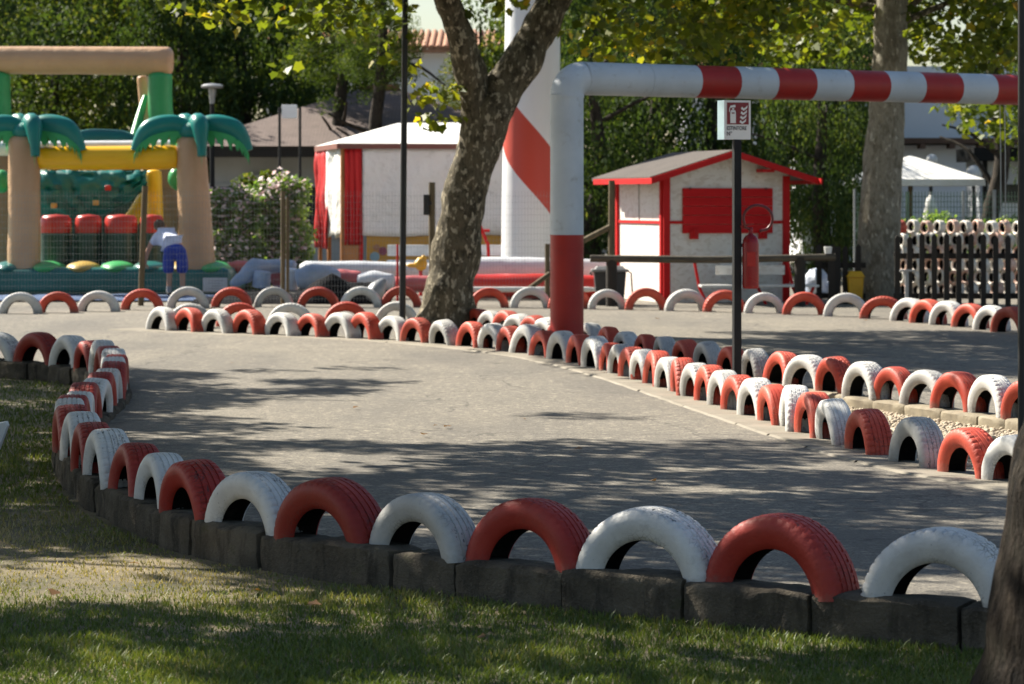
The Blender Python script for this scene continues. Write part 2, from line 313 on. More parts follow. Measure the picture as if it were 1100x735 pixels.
# ------------------------------------------------------------------ mesh helpers
class MB:
    def __init__(s): s.v, s.f, s.m = [], [], []
    def add(s, vs, fs, mi=0, mat=None):
        o = len(s.v)
        s.v += [tuple(mat @ Vector(p)) if mat else tuple(p) for p in vs]
        s.f += [tuple(i + o for i in f) for f in fs]; s.m += [mi] * len(fs); return s
    def box(s, c, d, mi=0, mat=None, rot=None):
        x, y, z = d[0] / 2, d[1] / 2, d[2] / 2
        vs = [Vector(p) for p in ((-x, -y, -z), (x, -y, -z), (x, y, -z), (-x, y, -z), (-x, -y, z), (x, -y, z), (x, y, z), (-x, y, z))]
        if rot is not None: vs = [rot @ p for p in vs]
        vs = [p + Vector(c) for p in vs]
        return s.add(vs, [(0, 3, 2, 1), (4, 5, 6, 7), (0, 1, 5, 4), (1, 2, 6, 5), (2, 3, 7, 6), (3, 0, 4, 7)], mi, mat)
    def tube(s, pts, rad, n=12, mi=0, caps=True, wob=0, mis=None, seed=0, round_end=0):
        pts = [Vector(p) for p in pts]
        if not isinstance(rad, (list, tuple)): rad = [rad] * len(pts)
        t = [(pts[min(i + 1, len(pts) - 1)] - pts[max(i - 1, 0)]).normalized() for i in range(len(pts))]
        a = Vector((1, 0, 0)) if abs(t[0].x) < .9 else Vector((0, 1, 0))
        u = (a - t[0] * a.dot(t[0])).normalized()
        vs, fs, ms = [], [], []
        for i, p in enumerate(pts):
            u = (u - t[i] * u.dot(t[i])).normalized(); w = t[i].cross(u)
            for k in range(n):
                an = 2 * math.pi * k / n
                d = u * math.cos(an) + w * math.sin(an); r = rad[i]
                if wob: r *= 1 + wob * noise.noise((p + d * rad[i]) * 2.6 + Vector((seed, 0, 0))) + wob * .5 * noise.noise((p + d * rad[i]) * 7 + Vector((seed, 3, 0)))
                vs.append(p + d * r)
        for i in range(len(pts) - 1):
            for k in range(n):
                fs.append((i * n + k, i * n + (k + 1) % n, (i + 1) * n + (k + 1) % n, (i + 1) * n + k)); ms.append(mis[i] if mis else mi)
        if caps:
            fs.append(tuple(range(n))[::-1]); ms.append(mis[0] if mis else mi)
            fs.append(tuple((len(pts) - 1) * n + k for k in range(n))); ms.append(mis[-1] if mis else mi)
        o = len(s.v); s.v += [tuple(p) for p in vs]; s.f += [tuple(i + o for i in f) for f in fs]; s.m += ms; return s
    def lathe(s, prof, n=24, mi=0, mat=None):
        vs, fs = [], []
        for r, z in prof:
            for k in range(n): vs.append((r * math.cos(2 * math.pi * k / n), r * math.sin(2 * math.pi * k / n), z))
        for i in range(len(prof) - 1):
            for k in range(n): fs.append((i * n + k, i * n + (k + 1) % n, (i + 1) * n + (k + 1) % n, (i + 1) * n + k))
        if prof[0][0] > 1e-5: fs.append(tuple(range(n))[::-1])
        if prof[-1][0] > 1e-5: fs.append(tuple((len(prof) - 1) * n + k for k in range(n)))
        return s.add(vs, fs, mi, mat)
    def prism(s, poly, y0, y1, mi=0, mat=None):        # polygon in XZ pushed along Y
        n = len(poly)
        vs = [(x, y0, z) for x, z in poly] + [(x, y1, z) for x, z in poly]
        fs = [tuple(range(n)), tuple(range(2 * n - 1, n - 1, -1))] + [(i, i + n, (i + 1) % n + n, (i + 1) % n) for i in range(n)]
        return s.add(vs, fs, mi, mat)
    def sph(s, c, r, nu=16, nv=10, mi=0, lump=0, seed=0):
        vs, fs = [], []
        for j in range(nv + 1):
            th = math.pi * j / nv
            for i in range(nu):
                ph = 2 * math.pi * i / nu; d = Vector((math.sin(th) * math.cos(ph), math.sin(th) * math.sin(ph), math.cos(th)))
                q = 1 + (lump * noise.noise(d * 2.2 + Vector((seed, seed, 0))) if lump else 0)
                vs.append((c[0] + d.x * r[0] * q, c[1] + d.y * r[1] * q, c[2] + d.z * r[2] * q))
        for j in range(nv):
            for i in range(nu): fs.append((j * nu + i, (j + 1) * nu + i, (j + 1) * nu + (i + 1) % nu, j * nu + (i + 1) % nu))
        return s.add(vs, fs, mi)
    def build(s, name, mats, parent=None, smooth=40, bevel=0, loc=None):
        me = bpy.data.meshes.new(name); me.from_pydata(s.v, [], s.f)
        for m in (mats if isinstance(mats, (list, tuple)) else [mats]): me.materials.append(M[m] if isinstance(m, str) else m)
        me.polygons.foreach_set('material_index', s.m)
        if smooth:
            me.shade_smooth(); me.set_sharp_from_angle(angle=R(smooth))
        me.update()
        o = bpy.data.objects.new(name, me); col.objects.link(o)
        if parent: o.parent = parent
        if loc is not None: o.location = loc
        if bevel:
            b = o.modifiers.new('bevel', 'BEVEL'); b.width = bevel; b.segments = 2; b.limit_method = 'ANGLE'; b.angle_limit = R(50)
        return o

def tag(o, label=None, cat=None, group=None, kind=None):
    for k, v in (('label', label), ('category', cat), ('group', group), ('kind', kind)):
        if v: o[k] = v
    return o
def thing(name, label, cat, loc=(0, 0, 0), rz=0, group=None):
    o = bpy.data.objects.new(name, None); col.objects.link(o); o.location = loc; o.rotation_euler = (0, 0, rz); o.empty_display_size = .2
    return tag(o, label, cat, group)
def big_mesh(name, v, loops, starts, totals, mat, tone=None, parent=None, smooth=False):
    me = bpy.data.meshes.new(name)
    me.vertices.add(len(v)); me.vertices.foreach_set('co', np.ascontiguousarray(v, dtype=np.float32).ravel())
    me.loops.add(len(loops)); me.loops.foreach_set('vertex_index', loops.astype(np.int32))
    me.polygons.add(len(starts)); me.polygons.foreach_set('loop_start', starts.astype(np.int32)); me.polygons.foreach_set('loop_total', totals.astype(np.int32))
    if smooth: me.polygons.foreach_set('use_smooth', np.ones(len(starts), dtype=bool))
    if tone is not None:
        a = me.attributes.new('tone', 'FLOAT', 'FACE'); a.data.foreach_set('value', tone.astype(np.float32))
    me.update(calc_edges=True); me.validate()
    me.materials.append(M[mat])
    if parent == 'mesh': return me
    o = bpy.data.objects.new(name, me); col.objects.link(o)
    if parent: o.parent = parent
    return o

LEAF_KITE = np.array([(0, 0, 0), (-.36, .45, .10), (0, 1, -.05), (.36, .45, .10)])
LEAF_LOBED = np.array([(0, 0, 0), (-.40, .08, .10), (-.40, .36, .08), (-.55, .60, .14), (-.30, .68, .03), (0, 1.0, -.14), (.30, .68, .03), (.55, .60, .14), (.40, .36, .08), (.40, .08, .10)])
def leaves(name, pts, size, mat, shape=LEAF_KITE, parent=None, tone_bias=None, up=.35, var=.35):
    n = len(pts); k = len(shape)
    nz = rng.normal(size=(n, 3)); nz[:, 2] = np.abs(nz[:, 2]) + up; nz /= np.linalg.norm(nz, axis=1)[:, None]
    t = rng.normal(size=(n, 3)); t[:, 2] -= .5; t -= nz * (t * nz).sum(1)[:, None]; t /= np.linalg.norm(t, axis=1)[:, None] + 1e-9
    b = np.cross(nz, t)
    s = size * (1 + var * rng.uniform(-1, 1, n))
    L = shape
    v = pts[:, None, :] + s[:, None, None] * (L[None, :, 0, None] * b[:, None, :] + L[None, :, 1, None] * t[:, None, :] + L[None, :, 2, None] * nz[:, None, :])
    v = v.reshape(-1, 3)
    tone = rng.uniform(0, 1, n) if tone_bias is None else np.clip(tone_bias + rng.normal(0, .2, n), 0, 1)
    return big_mesh(name, v, np.arange(n * k), np.arange(n) * k, np.full(n, k), mat, tone, parent)
def clump_points(clumps, per):
    out, cid = [], []
    for i, (c, r) in enumerate(clumps):
        m = max(4, int(per * r * r))
        d = rng.normal(size=(m, 3)); d /= np.linalg.norm(d, axis=1)[:, None]
        d *= (rng.uniform(.15, 1, m) ** .5)[:, None] * r; d[:, 2] *= .7
        out.append(np.array(c) + d); cid.append(np.full(m, i))
    return np.concatenate(out), np.concatenate(cid)

# ------------------------------------------------------------------ camera, sky, sun
cam = bpy.data.objects.new('camera', bpy.data.cameras.new('camera')); col.objects.link(cam)
cam.location = (0, 0, H); cam.rotation_euler = (R(90), 0, 0)
cam.data.lens = 36 * F / 1100; cam.data.sensor_width = 36; cam.data.shift_y = -(367.5 - HY) / 1100
cam.data.clip_end = 2000; cam.data.dof.use_dof = True; cam.data.dof.focus_distance = 15.5; cam.data.dof.aperture_fstop = 6.0
sc.camera = cam
SUN_EL = R(40); SUN_AZ = math.atan2(-.78, .62)            # from +Y towards +X
S = Vector((math.sin(SUN_AZ) * math.cos(SUN_EL), math.cos(SUN_AZ) * math.cos(SUN_EL), math.sin(SUN_EL)))
sun = bpy.data.objects.new('sun', bpy.data.lights.new('sun', 'SUN')); col.objects.link(sun)
sun.data.energy = 5.0; sun.data.angle = R(.53); sun.data.color = (1, .93, .80)
sun.rotation_euler = (-S).to_track_quat('-Z', 'Y').to_euler(); sun.location = (-20, 20, 30)
w = bpy.data.worlds.new('World'); sc.world = w; w.use_nodes = True
sk = w.node_tree.nodes.new('ShaderNodeTexSky'); sk.sky_type = 'NISHITA'; sk.sun_disc = False; sk.sun_elevation = SUN_EL; sk.sun_rotation = SUN_AZ
sk.dust_density = 1.0; sk.air_density = 1.2; sk.ozone_density = 2.0
bgn = w.node_tree.nodes['Background']; bgn.inputs[1].default_value = .052; w.node_tree.links.new(sk.outputs[0], bgn.inputs[0])
sc.view_settings.view_transform = 'Standard'; sc.view_settings.look = 'None'; sc.view_settings.gamma = 1; sc.view_settings.use_curve_mapping = False
sc.view_settings.exposure = 1.42
sc.render.engine = 'CYCLES'
sc.cycles.use_denoising = True; sc.cycles.max_bounces = 8; sc.cycles.transparent_max_bounces = 8

# ------------------------------------------------------------------ ground
KA = [(16, 3.2), (9, 7.2), (5, 9.5), (3.4, 10.4), (2.4, 11.0), (1.87, 11.4), (1.41, 11.67), (.84, 12.09), (.32, 12.48), (-.15, 12.87), (-.62, 13.32), (-1.08, 13.83), (-1.46, 14.34), (-1.75, 14.95),
      (-2.02, 15.67), (-2.28, 16.42), (-2.58, 17.5), (-2.83, 18.6), (-2.98, 19.7), (-3.07, 20.8), (-3.13, 22), (-3.22, 23.3), (-3.38, 24.7), (-3.62, 26), (-3.95, 27.2), (-4.45, 28.1), (-5.2, 28.8), (-6.2, 29.3), (-9, 30), (-14, 30.5)]
def smooth_line(P, sub=4):
    P = [Vector((p[0], p[1], 0)) for p in P]; out = []
    for i in range(len(P) - 1):
        a, b, c, d = P[max(i - 1, 0)], P[i], P[i + 1], P[min(i + 2, len(P) - 1)]
        for k in range(sub):
            t = k / sub
            out.append(.5 * ((2 * b) + (c - a) * t + (2 * a - 5 * b + 4 * c - d) * t * t + (-a + 3 * b - 3 * c + d) * t ** 3))
    return out + [P[-1]]
LA = smooth_line(KA)
def arc(L):
    s = [0]
    for i in range(1, len(L)): s.append(s[-1] + (L[i] - L[i - 1]).length)
    return s
def along(L, s_list, s):
    i = max(0, min(len(L) - 2, int(np.searchsorted(s_list, s)) - 1))
    f = (s - s_list[i]) / max(1e-6, s_list[i + 1] - s_list[i])
    return L[i].lerp(L[i + 1], f), (L[i + 1] - L[i]).normalized()

def sheet(name, poly, z, mat):
    mb = MB(); vs = [Vector((x, y, z)) for x, y in poly]
    mb.add(vs, [tuple(t) for t in tessellate_polygon([vs])])
    o = mb.build(name, mat, smooth=0)
    me = o.data
    if sum(p.normal.z for p in me.polygons) < 0: me.flip_normals()
    return tag(o, kind='structure')
sheet('ground', [(-700, -300), (700, -300), (700, 1500), (-700, 1500)], -.125, 'lawn')
sheet('track', [(p.x, p.y) for p in LA] + [(-60, 31), (-60, 110), (80, 110), (80, 2)], 0, 'asphalt')

def kerb_blocks(name, L, length, width, z0, z1, mat, jit=.012, gap=.012, rough=.006, seed=0):
    mb = MB(); sl = arc(L); s = 0; hs = [z0, z1 - .16, z1 - .12, z1 - .08, z1 - .045, z1 - .016]
    while s < sl[-1] - length * .5:
        ln = length * random.uniform(.72, 1.2); e = min(s + ln, sl[-1])
        n = 12; dz = random.uniform(-jit, jit); dy = random.uniform(-jit, jit); tw = random.uniform(-jit, jit) * 1.2; g2 = gap * random.uniform(.3, 1.5); rows = []
        for k in range(n + 1):
            f = k / n; p, t = along(L, sl, s + g2 / 2 + (e - s - g2) * f); nn = Vector((-t.y, t.x, 0)); w2 = width / 2
            off = dy + tw * (f - .5); ed = (.014 if k in (0, n) else .004 if k in (1, n - 1) else 0)
            zt = dz + tw * .5 * (f - .5) - ed
            prof = [(-w2 + ed, z) for z in hs] + [(-w2 + .02, z1), (-w2 * .4, z1 + .002), (w2 * .4, z1 + .002), (w2 - .02, z1)] + [(w2 - ed, z) for z in hs[::-1]]
            row = []
            for (u, z) in prof:
                q = p + nn * (u + off) + Vector((0, 0, z + (zt if z > z1 - .14 else 0)))
                d = rough * (noise.noise(q * 9 + Vector((seed, 0, 0))) + .8 * noise.noise(q * 24)); chip = max(0, noise.noise(q * 5 + Vector((0, seed, 7))) - .25) * rough * 5 if abs(z - z1) < .03 else 0
                q += nn * (d * (1 if u < 0 else -1)) + Vector((0, 0, d * .7 - chip)); row.append(q)
            rows.append(row)
        m = len(rows[0]); vs = [q for r_ in rows for q in r_]; fs = []
        for k in range(n):
            for j in range(m - 1): fs.append((k * m + j, (k + 1) * m + j, (k + 1) * m + j + 1, k * m + j + 1))
        fs += [tuple(range(m)), tuple(range(n * m + m - 1, n * m - 1, -1))]
        mb.add(vs, fs); s = e
    return tag(mb.build(name, mat, smooth=50), kind='structure')
kerb_blocks('kerb', LA, .56, .235, -.4, .055, 'kerb', .013, .018, .012)

# ------------------------------------------------------------------ half tyres
def tyre_profile():
    h = [(-.060, .186), (-.070, .190), (-.082, .212), (-.093, .24), (-.096, .262), (-.090, .284), (-.080, .298), (-.072, .304)]
    tr = []
    for g in (-.045, -.0155, .0155, .045):
        tr += [(g - .0045, 0), (g - .003, 1), (g + .003, 1), (g + .0045, 0)]
    tread = []
    for y, d in tr: tread.append((y, .310 - .9 * y * y - .0052 * d))
    return h, tread
def tyre_mesh(kind, full=False, cut=-9):
    h, tread = tyre_profile()
    prof = h + tread + [(-y, r) for y, r in h[::-1]]
    nA = 110 if not full else 48
    a0, a1 = (R(cut), R(180 - cut)) if not full else (0, 2 * math.pi)
    vs, fs = [], []
    m = len(prof)
    for i in range(nA + 1):
        for j, (y, r) in enumerate(prof):
            an = a0 + (a1 - a0) * i / nA
            rr = r
            if kind < 3 and r > .296:
                ph = (i + int((y * (90 if kind == 1 else -140 if kind == 2 else 0)))) % 5
                if (abs(y) > .03 or kind == 2) and ph == 0: rr -= .0062
            vs.append((rr * math.cos(an), y * (1 + .02 * math.sin(3 * an)), rr * math.sin(an)))
    for i in range(nA):
        for j in range(m - 1): fs.append((i * m + j, i * m + j + 1, (i + 1) * m + j + 1, (i + 1) * m + j))
    mb = MB(); mb.add(vs, fs)
    me1 = mb.build('casing_tmp', 'tyre_white', smooth=50)
    li = [(-.060, .186), (-.066, .196), (-.083, .225), (-.084, .262), (-.072, .287), (-.04, .297), (0, .299), (.04, .297), (.072, .287), (.084, .262), (.083, .225), (.066, .196), (.060, .186)]
    vs, fs = [], []; m = len(li); nB = 32
    for i in range(nB + 1):
        an = a0 + (a1 - a0) * i / nB
        for y, r in li: vs.append((r * math.cos(an), y * (1 + .02 * math.sin(3 * an)), r * math.sin(an)))
    for i in range(nB):
        for j in range(m - 1): fs.append((i * m + j, (i + 1) * m + j, (i + 1) * m + j + 1, i * m + j + 1))
    mb = MB(); mb.add(vs, fs)
    me2 = mb.build('lining_tmp', 'rubber', smooth=50)
    d = (me1.data, me2.data)
    bpy.data.objects.remove(me1); bpy.data.objects.remove(me2)
    d[0].name = 'half_tyre'; d[1].name = 'inner_lining'
    return d
TY = [tyre_mesh(k) for k in range(4)]
TYA = [tyre_mesh(k, False, 6.5) for k in (0, 1, 2, 0)]     # stand on a kerb: nothing hangs below the feet
TYF = tyre_mesh(3, True)
ORD = ['', 'first', 'second', 'third', 'fourth', 'fifth', 'sixth', 'seventh', 'eighth', 'ninth', 'tenth', 'eleventh', 'twelfth', 'thirteenth', 'fourteenth', 'fifteenth', 'sixteenth', 'seventeenth', 'eighteenth', 'nineteenth', 'twentieth']
TENS = {20: 'twenty', 30: 'thirty'}
def ordinal(n): return ORD[n] if n <= 20 else (TENS[n // 10 * 10] + '-' + ORD[n % 10] if n % 10 else {30: 'thirtieth'}[n])
def place_tyre(p, yaw, colr, label, group, scale=1.0, mesh=None, tilt=None, pos_sink=0):
    md = mesh or random.choice(TY)
    o = bpy.data.objects.new('half_tyre', md[0]); col.objects.link(o)
    o.location = p; t = tilt if tilt is not None else random.gauss(0, R(3.5))
    o.rotation_euler = (t, random.gauss(0, R(1.5)), yaw + random.gauss(0, R(2.6)))
    s = scale * random.uniform(.94, 1.045); o.scale = (s * random.uniform(.98, 1.03), s * random.uniform(.92, 1.06), s * random.uniform(.97, 1.03))
    o.material_slots[0].link = 'OBJECT'; o.material_slots[0].material = M[colr]
    c = bpy.data.objects.new('inner_lining', md[1]); col.objects.link(c); c.parent = o
    tag(o, label, 'tyre', group)
    return o
W_, R_ = 'tyre_white', 'tyre_red'
CN = {W_: 'white', R_: 'red'}

# row A: the near row standing on the dark kerb
sl = arc(LA)
s0 = min(range(len(LA)), key=lambda i: (LA[i] - Vector((1.75, 11.48, 0))).length)
s = sl[s0] + .045; k = 0
while True:
    p, t = along(LA, sl, s)
    if p.x < -5.6: break
    c = W_ if k % 2 == 0 else R_
    nn = Vector((-t.y, t.x, 0)); nn = nn if nn.y > 0 or p.y > 16 else -nn
    place_tyre((p.x + nn.x * .012, p.y + nn.y * .012, -.004), math.atan2(-t.y, -t.x) + math.pi, c if c == W_ else 'tyre_red_shade', f'{CN[c]} painted half tyre, {ordinal(k + 1)} from the right along the near dark kerb', 'half tyres on the near dark kerb', 1.085, random.choice(TYA), random.gauss(0, R(2)))
    s += .73 if k == 0 else .645; k += 1

# rows placed from the photograph
def path_pts(ctrl, z=0.0): return [gp(x, y, z) for x, y in ctrl]
def interp_path(ctrl, px):
    xs = [c[0] for c in ctrl]; ys = [c[1] for c in ctrl]
    return float(np.interp(px, xs, ys))
CB = [(130, 354), (172, 355.5), (231, 358.2), (301, 361.2), (365, 363.6), (421, 366.5), (476, 371), (530, 376.5), (582, 384), (623, 392.5), (655, 400.5), (690, 410.5), (732, 424), (776, 438.5), (831, 456), (875, 470), (930, 487), (983, 501), (1042, 513), (1087, 521), (1140, 531)]
PB = [1090, 1040, 983, 931, 896, 873, 851, 831, 812, 793, 777, 762, 747, 733, 718, 704, 691, 679, 667, 655, 640, 622, 603, 583, 564, 547, 529, 505, 477, 447, 420, 391, 365, 333, 301, 266, 232, 201, 172]
for k, px in enumerate(PB):
    py = interp_path(CB, px); p = gp(px, py)
    q = gp(px + 6, interp_path(CB, px + 6)); t = (q - p).normalized()
    yaw = math.atan2(t.y, t.x)
    if px < 460: yaw = yaw * .35 + R(-60) * .65
    elif px < 640: yaw = yaw * .6 + R(-66) * .4
    p = p + Vector((.02, .03, 0))
    c = W_ if k % 2 == 0 else R_
    place_tyre(p, yaw, c, f'{CN[c]} painted half tyre, {ordinal(k + 1)} from the right in the long trackside row beside the gravel', 'half tyres of the long trackside row', .98)

# row C on the pale block kerb behind the gravel, and its continuation round the island
CC = [(634, 347), (653, 350), (673, 352.7), (693, 355.5), (715, 358.7), (732, 361.6), (763, 365), (787, 368), (813, 371.5), (839, 376), (868, 379.5), (899, 383.5), (931, 388), (961, 391), (994, 394.5), (1028, 398.5), (1068, 403), (1110, 407.5)]
KC_Z, TR = .10, .275
def from_top(px, py, zt): return gp(px, py, zt)
cpts = []
for k, px in enumerate([1108, 1066, 1029, 995, 962, 930, 899, 868, 840, 813, 787, 762, 739, 715, 693, 673, 653, 634]):
    zb = KC_Z if px > 820 else KC_Z * max(0.0, (px - 640) / 180)
    p = from_top(px, interp_path(CC, px), zb + TR + .01); p.z = zb; cpts.append(p)
for k, p in enumerate(cpts):
    a = cpts[max(0, k - 1)]; b = cpts[min(len(cpts) - 1, k + 1)]; t = (a - b); yaw = math.atan2(t.y, t.x) * .8 + R(-56) * .2
    c = R_ if k % 2 == 0 else W_
    lab = f'{CN[c]} painted half tyre, {ordinal(k + 1)} from the right on the pale block kerb behind the gravel' if p.z > .09 else f'{CN[c]} painted half tyre, {ordinal(k + 1)} from the right in the island row behind the sign post'
    place_tyre(p, yaw, c, lab, 'half tyres of the island rear row', TR / .31)
LC = [Vector((p.x, p.y, 0)) for p in cpts]
LC = [LC[0] + (LC[0] - LC[1]) * 3] + LC[:-3]
kerb_blocks('kerb_pale', LC, .5, .24, -.25, KC_Z, 'kerb_pale', .006, .014, .004)

# row E: middle row behind the chicane
PE = [(150, 330), (204, 326), (257, 325), (312, 325), (372, 323.5), (426, 322.5), (513, 330), (528, 332.5), (544, 333.8), (559, 335.6), (576, 338), (590, 341), (606, 344)]
for k, (px, py) in enumerate(PE[1:]):
    p = from_top(px, py, .31); p.z = 0
    yaw = R(-4) if px < 440 else R(-20) if px < 500 else R(-62)
    c = W_ if k % 2 == 0 else R_
    if px > 500: c = R_ if (k - 5) % 2 == 0 else W_
    place_tyre(p, yaw, c, f'{CN[c]} painted half tyre, {ordinal(k + 1)} from the left in the middle row behind the chicane', 'half tyres of the middle row', .98)

# row D: far row along the back of the track
PD = [(22, 337, W_), (62, 336, R_), (106, 334.6, W_), (153, 333, R_), (202, 331, W_), (249, 330.2, R_), (294, 329.8, W_), (342, 329.8, R_), (388, 330, W_), (431, 330, R_), (478, 330, W_), (525, 330.5, R_), (570, 331, W_), (612, 331.6, R_), (652, 332.2, W_), (694, 333, R_), (737, 334, W_), (778, 335, R_), (821, 336.4, W_), (864, 338, R_), (909, 340, W_),
      (949, 342.5, R_), (977, 345.3, W_), (997, 347.6, R_), (1019, 349.6, W_), (1042, 352, R_), (1065, 355, W_), (1087, 357.5, R_)]
for k, (px, py, c) in enumerate(PD):
    p = gp(px, py); yaw = R(0) if px < 860 else R(-8) if px < 930 else R(-20) if px < 960 else R(-58)
    if k < 10: lab = f'{CN[c]} painted half tyre, {ordinal(k + 1)} from the left in the far row before the inflatables'
    elif px < 930: lab = f'{CN[c]} painted half tyre, {ordinal(21 - k)} leftwards from the pale plane trunk in the far row'
    else: lab = f'{CN[c]} painted half tyre, {ordinal(k - 20)} rightwards from the pale plane trunk along the picket fence'
    place_tyre(p, yaw, c, lab, 'half tyres of the far row', 1.02)

# pale concrete strip under the trackside row, joints in the mesh
LB = [gp(x, y) + Vector((.05, .08, 0)) for x, y in CB]
LB[-1:] = [LB[-1], LB[-1] + (LB[-1] - LB[-2]) * 4]
for p in LB: p.z = 0
mb = MB(); slb = arc(LB); s_ = 0
while s_ < slb[-1] - .3:
    e = min(s_ + random.uniform(.9, 1.1), slb[-1]); n = 3; vs = []
    for k in range(n + 1):
        p, t = along(LB, slb, s_ + .006 + (e - s_ - .012) * k / n); nn = Vector((-t.y, t.x, 0))
        if nn.y > 0: nn = -nn
        w1 = .33 + random.uniform(-.012, .012)
        vs += [p - nn * .22 + Vector((0, 0, -.05)), p - nn * .22 + Vector((0, 0, .012)), p + nn * w1 + Vector((0, 0, .012)), p + nn * (w1 + .03) + Vector((0, 0, -.01))]
    fs = []
    for k in range(n):
        for j in range(3): fs.append((k * 4 + j, (k + 1) * 4 + j, (k + 1) * 4 + j + 1, k * 4 + j + 1))
    mb.add(vs, fs); s_ = e
tag(mb.build('concrete_strip', 'concrete', smooth=30), kind='structure')

# gravel between rows B and C
gl = []; tries = 0
Bx = np.array([p.x for p in LB]); By = np.array([p.y for p in LB]); o_ = np.argsort(By); Bx, By = Bx[o_], By[o_]
Cx = np.array([p.x for p in LC]); Cy = np.array([p.y for p in LC]); o_ = np.argsort(Cy); Cx, Cy = Cx[o_], Cy[o_]
ys = rng.uniform(15.5, 29, 60000); u_ = rng.uniform(0, 1, 60000)
x0 = np.interp(ys, By, Bx) + .12; x1 = np.interp(ys, Cy, Cx) - .08
gx = x0 + (x1 - x0) * u_
keep = rng.uniform(0, 1, 60000) < np.clip((x1 - x0) / 1.4, 0, 1)
gx, gy = gx[keep][:17000], ys[keep][:17000]
ICO = np.array([(0, 0, -1), (.724, -.526, -.447), (-.276, -.851, -.447), (-.894, 0, -.447), (-.276, .851, -.447), (.724, .526, -.447), (.276, -.851, .447), (-.724, -.526, .447), (-.724, .526, .447), (.276, .851, .447), (.894, 0, .447), (0, 0, 1)])
ICF = np.array([(0, 2, 1), (1, 5, 0), (0, 3, 2), (0, 4, 3), (0, 5, 4), (1, 10, 5), (2, 6, 1), (3, 7, 2), (4, 8, 3), (5, 9, 4), (1, 6, 10), (2, 7, 6), (3, 8, 7), (4, 9, 8), (5, 10, 9), (6, 11, 10), (7, 11, 6), (8, 11, 7), (9, 11, 8), (10, 11, 9)])
n = len(gx); sz = rng.uniform(.010, .023, n)
scl = np.stack([sz * rng.uniform(.8, 1.3, n), sz * rng.uniform(.8, 1.3, n), sz * rng.uniform(.6, .9, n)], 1)
pv = np.stack([gx, gy, rng.uniform(.0, .022, n)], 1)
v = (pv[:, None, :] + ICO[None] * scl[:, None, :] * rng.uniform(.85, 1.15, (n, 12, 1))).reshape(-1, 3)
lp = (ICF[None] + (np.arange(n) * 12)[:, None, None]).reshape(-1)
tag(big_mesh('gravel', v, lp, np.arange(n * 20) * 3, np.full(n * 20, 3), 'pebble', smooth=True), kind='stuff')

# ------------------------------------------------------------------ lawn grass
KY = np.array([p[1] for p in KA]); KX = np.array([p[0] for p in KA])
def lawn_mask(x, y): return x < np.interp(y, KY, KX) - np.where(y < 17.5, .175, .13)
def field(x, y, f, seed):
    return np.array([noise.noise((a * f + seed, b * f, 0)) for a, b in zip(x, y)])
n0 = 300000
q = rng.uniform(300, 760, n0); gy = F * (H + .125) / (q - HY); gx = (rng.uniform(-20, 1120, n0) - CX) / F * gy
ok = lawn_mask(gx, gy) & (gy < 30)
gx, gy = gx[ok], gy[ok]
f1 = field(gx, gy, 1.3, 5); f2 = field(gx, gy, 4.5, 9)
bare = np.exp(-(((gx + 1.75) / 1.25) ** 2 + ((gy - 13.7) / 1.1) ** 2)) * 1.1 + np.exp(-(((gx + 2.7) / .6) ** 2 + ((gy - 15.6) / 1.6) ** 2)) * .8
dens = np.clip(1.0 - bare * .62 + f1 * .35 + f2 * .3, .12, 1)
ok = rng.uniform(0, 1, len(gx)) < dens
gx, gy, bare, f1 = gx[ok], gy[ok], bare[ok], f1[ok]; n = len(gx)
hgt = rng.uniform(.012, .040, n) * (1 - .45 * np.clip(bare, 0, 1)) * (1 + .5 * np.clip(f1, -1, 1)); wd = rng.uniform(.0016, .0036, n) * np.clip(gy / 12, 1, 1.8)
an = rng.uniform(0, 2 * np.pi, n); dx, dy = np.cos(an), np.sin(an); ln = rng.uniform(.1, 1.0, n) * hgt; la = rng.uniform(0, 2 * np.pi, n)
lx, ly = np.cos(la) * ln, np.sin(la) * ln
z0 = np.full(n, -.127)
def P3(x, y, z): return np.stack([x, y, z], 1)
v = np.stack([P3(gx - dx * wd, gy - dy * wd, z0), P3(gx + dx * wd, gy + dy * wd, z0),
              P3(gx + dx * wd * .8 + lx * .35, gy + dy * wd * .8 + ly * .35, z0 + hgt * .6), P3(gx - dx * wd * .8 + lx * .35, gy - dy * wd * .8 + ly * .35, z0 + hgt * .6), P3(gx + lx, gy + ly, z0 + hgt)], 1).reshape(-1, 3)
base = (np.arange(n) * 5)[:, None]
lp = np.concatenate([base + np.array([[0, 1, 2, 3]]), base + np.array([[3, 2, 4]])], 1).reshape(-1)
st = np.stack([np.arange(n) * 7, np.arange(n) * 7 + 4], 1).reshape(-1); tt = np.tile([4, 3], n)
tone = np.clip(.31 + .26 * f1 + .52 * np.clip(bare, 0, 1) + rng.normal(0, .14, n), 0, 1)
tag(big_mesh('grass', v, lp, st, tt, 'grass', np.repeat(tone, 2)), kind='stuff')

